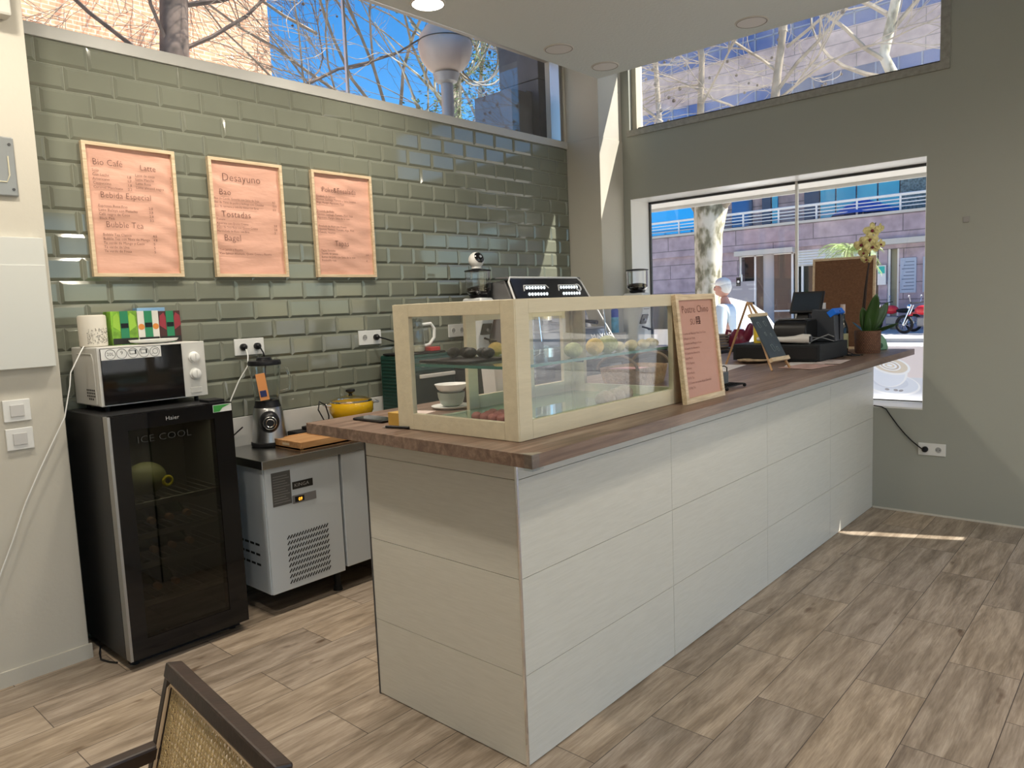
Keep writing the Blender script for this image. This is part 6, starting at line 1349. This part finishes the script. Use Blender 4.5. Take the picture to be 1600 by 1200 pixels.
o = q.build('cane_weave', cn_m, ch)
o.modifiers.new('s', 'SOLIDIFY').thickness = .0012
for yy in (CY0, CY1 - .036):
    B().box((.08, yy, .595), (.625, yy + .036, .630)).build('armrest', dark_brown, ch, bevel=.006)
    B().box((.10, yy, 0), (.136, yy + .036, .596)).build('front_leg', dark_brown, ch, bevel=.004)
    B().box((.56, yy, 0), (.598, yy + .036, .46)).build('rear_leg', dark_brown, ch, bevel=.004)
B().box((.09, CY0 + .036, .38), (.59, CY1 - .036, .42)).build('seat_frame', dark_brown, ch, bevel=.004)
B().box((.095, CY0 + .04, .42), (.585, CY1 - .04, .475)).build('seat_cushion', M('beige_fabric', (.42, .36, .28), .9, bump=.3, bscale=200), ch, bevel=.018)

_th = math.radians(-5.5); _c = Vector((.66, 1.69, 0)); _d = Vector((.40, 1.40, 0)) - _c          # the chair is turned a little
ch.location = _c + Vector((_d.x * math.cos(_th) - _d.y * math.sin(_th), _d.x * math.sin(_th) + _d.y * math.cos(_th), 0)); ch.rotation_euler = (0, 0, _th)

# ================================================================== STREET LIFE
def skin_body(name, pts, edges, mat, parent, root=0, sub=2):
    me = bpy.data.meshes.new(name); o0 = wloc(parent); me.from_pydata([tuple(Vector(p[0]) - o0) for p in pts], edges, []); me.materials.append(mat)
    o = bpy.data.objects.new(name, me); COL.objects.link(o); o.parent = parent
    sk_ = o.modifiers.new('skin', 'SKIN'); sk_.use_smooth_shade = True; lay = me.skin_vertices[0].data if me.skin_vertices else None
    if lay is None: me.skin_vertices.new() if hasattr(me.skin_vertices, 'new') else None; lay = me.skin_vertices[0].data
    for i, p in enumerate(pts): lay[i].radius = (p[1], p[2] if len(p) > 2 else p[1]); lay[i].use_root = (i == root)
    ss = o.modifiers.new('sub', 'SUBSURF'); ss.levels = sub; ss.render_levels = sub
    return o
pxx, pyy = 9.0, 4.28
pe = thing('person', (pxx, pyy, -.004), 'person in white cap and pale blue shirt walking past outside the shop window', 'person')
Wp = lambda dx, dy, z: (pxx + dx, pyy + dy, z)
sknm = M('skin', (.62, .33, .25), .55); shirt = M('pale_blue_shirt', (.62, .72, .80), .8, bump=.2, bscale=12); trs = M('beige_trousers', (.35, .32, .28), .8)
pts = [(Wp(0, 0, .95), .15, .12), (Wp(0, 0, 1.15), .16, .12), (Wp(0, .01, 1.35), .17, .12), (Wp(0, .02, 1.46), .10, .09), (Wp(0, .035, 1.53), .055, .055), (Wp(0, .05, 1.60), .055, .06),
       (Wp(.17, .0, 1.42), .06), (Wp(.23, -.06, 1.16), .045), (Wp(.22, .10, .97), .035), (Wp(.215, .14, .92), .03), (Wp(-.17, .0, 1.42), .06), (Wp(-.23, -.02, 1.15), .048), (Wp(-.22, .06, .93), .036), (Wp(-.215, .09, .87), .03),
       (Wp(.09, .0, .88), .10), (Wp(.10, .12, .50), .07), (Wp(.10, .05, .10), .05), (Wp(.10, .17, .03), .035), (Wp(-.09, 0, .88), .10), (Wp(-.10, -.06, .50), .07), (Wp(-.10, -.22, .12), .05), (Wp(-.10, -.10, .03), .035)]
ed = [(0, 1), (1, 2), (2, 3), (3, 4), (4, 5), (2, 6), (6, 7), (7, 8), (8, 9), (2, 10), (10, 11), (11, 12), (12, 13), (0, 14), (14, 15), (15, 16), (16, 17), (0, 18), (18, 19), (19, 20), (20, 21)]
skin_body('body', pts, ed, sknm, pe)
sp3 = [(Wp(0, 0, .93), .165, .135), (Wp(0, 0, 1.15), .18, .135), (Wp(0, .01, 1.35), .19, .135), (Wp(0, .02, 1.475), .10, .10), (Wp(.185, 0, 1.415), .098), (Wp(.235, -.06, 1.17), .062), (Wp(.225, .06, 1.02), .052), (Wp(-.185, 0, 1.415), .098), (Wp(-.235, -.02, 1.16), .064), (Wp(-.225, .04, .99), .054)]
skin_body('shirt', sp3, [(0, 1), (1, 2), (2, 3), (2, 4), (4, 5), (5, 6), (2, 7), (7, 8), (8, 9)], shirt, pe)
skin_body('trousers', [(Wp(0, 0, .93), .155, .13), (Wp(.09, 0, .86), .115), (Wp(.10, .12, .50), .085), (Wp(.10, .05, .12), .07), (Wp(-.09, 0, .86), .115), (Wp(-.10, -.06, .50), .085), (Wp(-.10, -.21, .13), .07)], [(0, 1), (1, 2), (2, 3), (0, 4), (4, 5), (5, 6)], trs, pe)
hd = Vector(Wp(0, .065, 1.70))
q = B().sph(hd, .105, 22, 16, (.78, .95, 1.14)); q.sph(hd + Vector((0, .05, -.055)), .055, 14, 10, (.9, .9, .8)); q.sph(hd + Vector((0, .108, -.01)), .018, 10, 8, (.8, 1.1, 1.4)); q.sph(hd + Vector((-.083, -.005, -.01)), .024, 10, 8, (.4, .8, 1.2)); q.sph(hd + Vector((.083, -.005, -.01)), .024, 10, 8, (.4, .8, 1.2))
hdo = q.build('head', sknm, pe, smooth=True)
for s_ in (-1, 1): B().sph(hd + Vector((s_ * .032, .092, .015)), .010, 8, 6).build('eye', plastic_b, hdo, smooth=True)
B().box((hd.x - .022, hd.y + .094, hd.z - .052), (hd.x + .022, hd.y + .103, hd.z - .046)).build('mouth', M('lip', (.40, .12, .10), .5), hdo)
B().sph(hd + Vector((0, -.025, .01)), .108, 18, 12, (.80, .85, .95)).build('white_hair', M('white_hair', (.75, .73, .70), .8), pe, smooth=True)
q = B(); q.sph(hd + Vector((0, -.005, .062)), .104, 22, 12, (.86, 1.0, .72)); q.prism([(hd.x + .07 * math.cos(a), hd.y + .075 + .085 * math.sin(a), hd.z + .055) for a in [PI * k / 10 for k in range(11)]], (0, 0, .008)); q.build('cap', M('white_cap', (.82, .82, .80), .7), pe, smooth=True)
for sx, hp in ((1, Wp(.213, .155, .90)), (-1, Wp(-.213, .10, .85))):
    h_ = Vector(hp); q = B(); q.sph(h_, .036, 12, 8, (.5, 1, 1.2))
    for k, (dy, ln) in enumerate(((-.024, .055), (-.008, .065), (.008, .062), (.022, .05))): q.tube([h_ + Vector((0, dy, -.03)), h_ + Vector((-.004 * sx, dy * 1.1, -.03 - ln * .6)), h_ + Vector((-.012 * sx, dy * 1.1, -.03 - ln))], [.009, .0085, .007], n=8)
    q.tube([h_ + Vector((0, .03, .0)), h_ + Vector((0, .05, -.03)), h_ + Vector((0, .052, -.05))], [.010, .009, .008], n=8); q.build('hand', sknm, pe, smooth=True)
for sx, fy in ((.10, .05), (-.10, -.20)): B().box((pxx + sx - .045, pyy + fy - .07, -.003), (pxx + sx + .045, pyy + fy + .20, .085)).build('shoe', M('grey_shoe', (.2, .2, .2), .7), pe, bevel=.03)

# white car parked beyond the person
car = thing('car', (12.4, 7.2, 0), 'white car parked behind the person outside the shop window', 'car')
cwm = M('car_white', (.80, .80, .80), .25, coat=.5)
prof = [(5.30, .35), (5.27, .75), (5.36, 1.06), (5.52, 1.27), (5.80, 1.46), (6.2, 1.57), (7.4, 1.58), (8.2, 1.42), (8.8, 1.05), (9.4, .92), (9.6, .70), (9.6, .35)]
q = B(); q.prism([(11.6, y, z) for y, z in prof], (1.65, 0, 0)); q.build('car_body', cwm, car, smooth=True, bevel=.10)
B().prism([(11.592, y, z) for y, z in ((6.0, 1.06), (6.15, 1.46), (7.35, 1.48), (8.0, 1.36), (8.5, 1.06))], (.006, 0, 0)).build('side_window', M('car_glass', (.03, .04, .05), .05), car)
for yy in (6.0, 8.7):
    w1 = B().torus((11.68, yy, .31), .24, .075, (1, 0, 0), 30, 10).build('tyre', black_matt, car, smooth=True)
    B().cyl((11.62, yy, .31), (11.72, yy, .31), .18, n=24).build('hub', alu, w1, smooth=True)
    B().torus((13.2, yy, .31), .24, .075, (1, 0, 0), 30, 10).build('tyre', black_matt, car, smooth=True)
# motorcycles
def moto(x, y, rz, lab, colr):
    t = thing('motorcycle', (0, 0, 0), lab, 'motorcycle')
    cm = M('moto_' + colr, {'red': (.60, .03, .04), 'dark': (.04, .045, .06)}[colr], .25); ml = M('moto_metal', (.6, .6, .62), .25, .8)
    for yy in (-.72, .72):
        w1 = B().torus((0, yy, .32), .265, .05, (1, 0, 0), 28, 8).build('tyre', black_matt, t, smooth=True)
        q = B().cyl((-.04, yy, .32), (.04, yy, .32), .05, n=14)
        for k in range(9): q.tube([(0, yy, .32), (0, yy + .24 * math.cos(k * .7), .32 + .24 * math.sin(k * .7))], .007, n=4)
        q.torus((0, yy, .32), .235, .014, (1, 0, 0), 28, 6).build('wheel_rim', ml, w1)
    B().sph((0, .10, .78), .2, 18, 12, (.75, 1.35, .8)).build('fuel_tank', cm, t, smooth=True)
    B().sph((0, -.42, .74), .2, 16, 10, (.75, 1.7, .42)).build('seat', black_matt, t, smooth=True)
    B().box((-.12, -.22, .25), (.12, .24, .56)).build('engine', M('engine_metal', (.22, .22, .23), .4, .5), t, bevel=.04)
    B().tube([(.12, .15, .32), (.16, -.3, .28), (.17, -.85, .36)], [.03, .045, .05]).build('exhaust', chrome, t, smooth=True)
    B().tube([(0, .72, .62), (0, .72, .60), (0, .45, .62)], .02).box((-.09, -.95, .62), (.09, -.55, .68)).build('mudguard', cm, t, bevel=.01)
    B().tube([(-.07, .72, .32), (-.07, .45, .95)], .022).tube([(.07, .72, .32), (.07, .45, .95)], .022).build('fork', chrome, t, smooth=True)
    B().tube([(-.38, .28, 1.05), (-.2, .40, 1.02), (.2, .40, 1.02), (.38, .28, 1.05)], .016).build('handlebar', black_matt, t, smooth=True)
    B().sph((0, .55, .90), .09, 14, 10).build('headlight', chrome, t, smooth=True)
    for s_ in (-1, 1): B().tube([(s_ * .28, .35, 1.04), (s_ * .34, .35, 1.20)], .008).sph((s_ * .35, .36, 1.24), .06, 10, 8, (1, .3, .7)).build('mirror', ml, t, smooth=True)
    t.location = (x, y, .12); t.rotation_euler = (0, 0, rz); return t
moto(28.6, 7.35, -.3, 'red and white motorcycle parked on the far pavement, left of the two', 'red')
moto(26.9, 5.95, -.3, 'red motorcycle at the right edge of the shop window on the far pavement', 'red')
# palm seen over the cork board
pm = thing('palm', (14.5, 4.55, 0), 'young palm with arching bright green fronds on the pavement behind the orchid', 'palm')
B().tube([(14.5, 4.5, -.004), (14.5, 4.52, 1.2), (14.5, 4.5, 2.35)], [.12, .09, .08], n=12).build('trunk', M('palm_trunk', (.20, .16, .12), .9, bump=1, bscale=30), pm, smooth=True)
random.seed(6); q = B()
for k in range(22):
    a = k * 2.4; up_ = random.uniform(.1, .85); L_ = random.uniform(.45, .62); d_ = Vector((math.cos(a), math.sin(a), 0)); pts = [Vector((14.5, 4.5, 2.35)) + d_ * L_ * t_ + Vector((0, 0, L_ * (up_ * 1.3 * t_ - .95 * t_ * t_))) for t_ in (0, .2, .4, .6, .8, 1)]
    q.tube(pts, .006, n=4)
    for i in range(1, 6):
        for m_ in range(4):
            p0 = pts[i - 1].lerp(pts[i], m_ / 4); dd = (pts[i] - pts[i - 1]).normalized(); sd = dd.cross(Vector((0, 0, 1))).normalized()
            for s_ in (-1, 1): e_ = p0 + (sd * s_ * .8 + dd * .7 + Vector((0, 0, -.25))).normalized() * .17; q.quad([p0, p0.lerp(e_, .5) + dd * .008, e_, p0.lerp(e_, .5) - dd * .008])
q.build('fronds', M('palm_green', (.28, .38, .12), .5, var=.3, vscale=3), pm)

# ================================================================== LIGHTS IN THE ROOM
def downlight(x, y, on, label, group=None):
    t = thing('downlight', (x, y, 3.3), label, 'ceiling light', group)
    B().lathe([(.088, -.006), (.098, -.006), (.103, 0)], (x, y, 3.3), n=32, caps=False).lathe([(.103, 0), (.085, 0)], (x, y, 3.3), n=32, caps=False).build('trim_ring', M('downlight_ring', (.62, .61, .58), .5), t, smooth=True)
    B().cyl((x, y, 3.294), (x, y, 3.299), .089, n=32).build('diffuser', M('lit_diffuser', (.9, .9, .9), .5, emit=(1, .95, .86), estr=9.) if on else M('unlit_diffuser', (.72, .71, .72), .5), t)
    B().torus((x, y, 3.2945), .0915, .0018, n=40, m=6).build('ring_groove', M('groove_shadow', (.12, .12, .12), .7), t, smooth=True)
    if on:
        ld = bpy.data.lights.new('downlight_lamp', 'AREA'); ld.shape = 'DISK'; ld.size = .17; ld.energy = LAMP_W; ld.color = LAMP_COL; ld.spread = math.radians(165)
        lo = bpy.data.objects.new('downlight_lamp', ld); COL.objects.link(lo); lo.location = (x, y, 3.29)
    return t
downlight(3.0, 3.21, True, 'lit round downlight at the top edge, the only burning one in view', None)
downlight(4.15, 3.17, False, 'switched-off downlight, middle one of three at the soffit corner')
downlight(4.70, 3.17, False, 'switched-off downlight closest to the soffit corner')
downlight(4.69, 2.05, False, 'switched-off downlight next to the high window')
for (x, y) in ((1.85, 3.15), (.70, 3.1), (.45, 1.5), (2.2, -.6), (3.5, -.9), (.6, -2.8), (2.4, -2.8), (4.2, -2.8)):  # unseen lamps added for bar front, floor and left side; one follows worktop shadow
    downlight(x, y, True, 'unseen lit downlight, placed in the soffit for the light it gives', 'unseen downlights placed for their light')
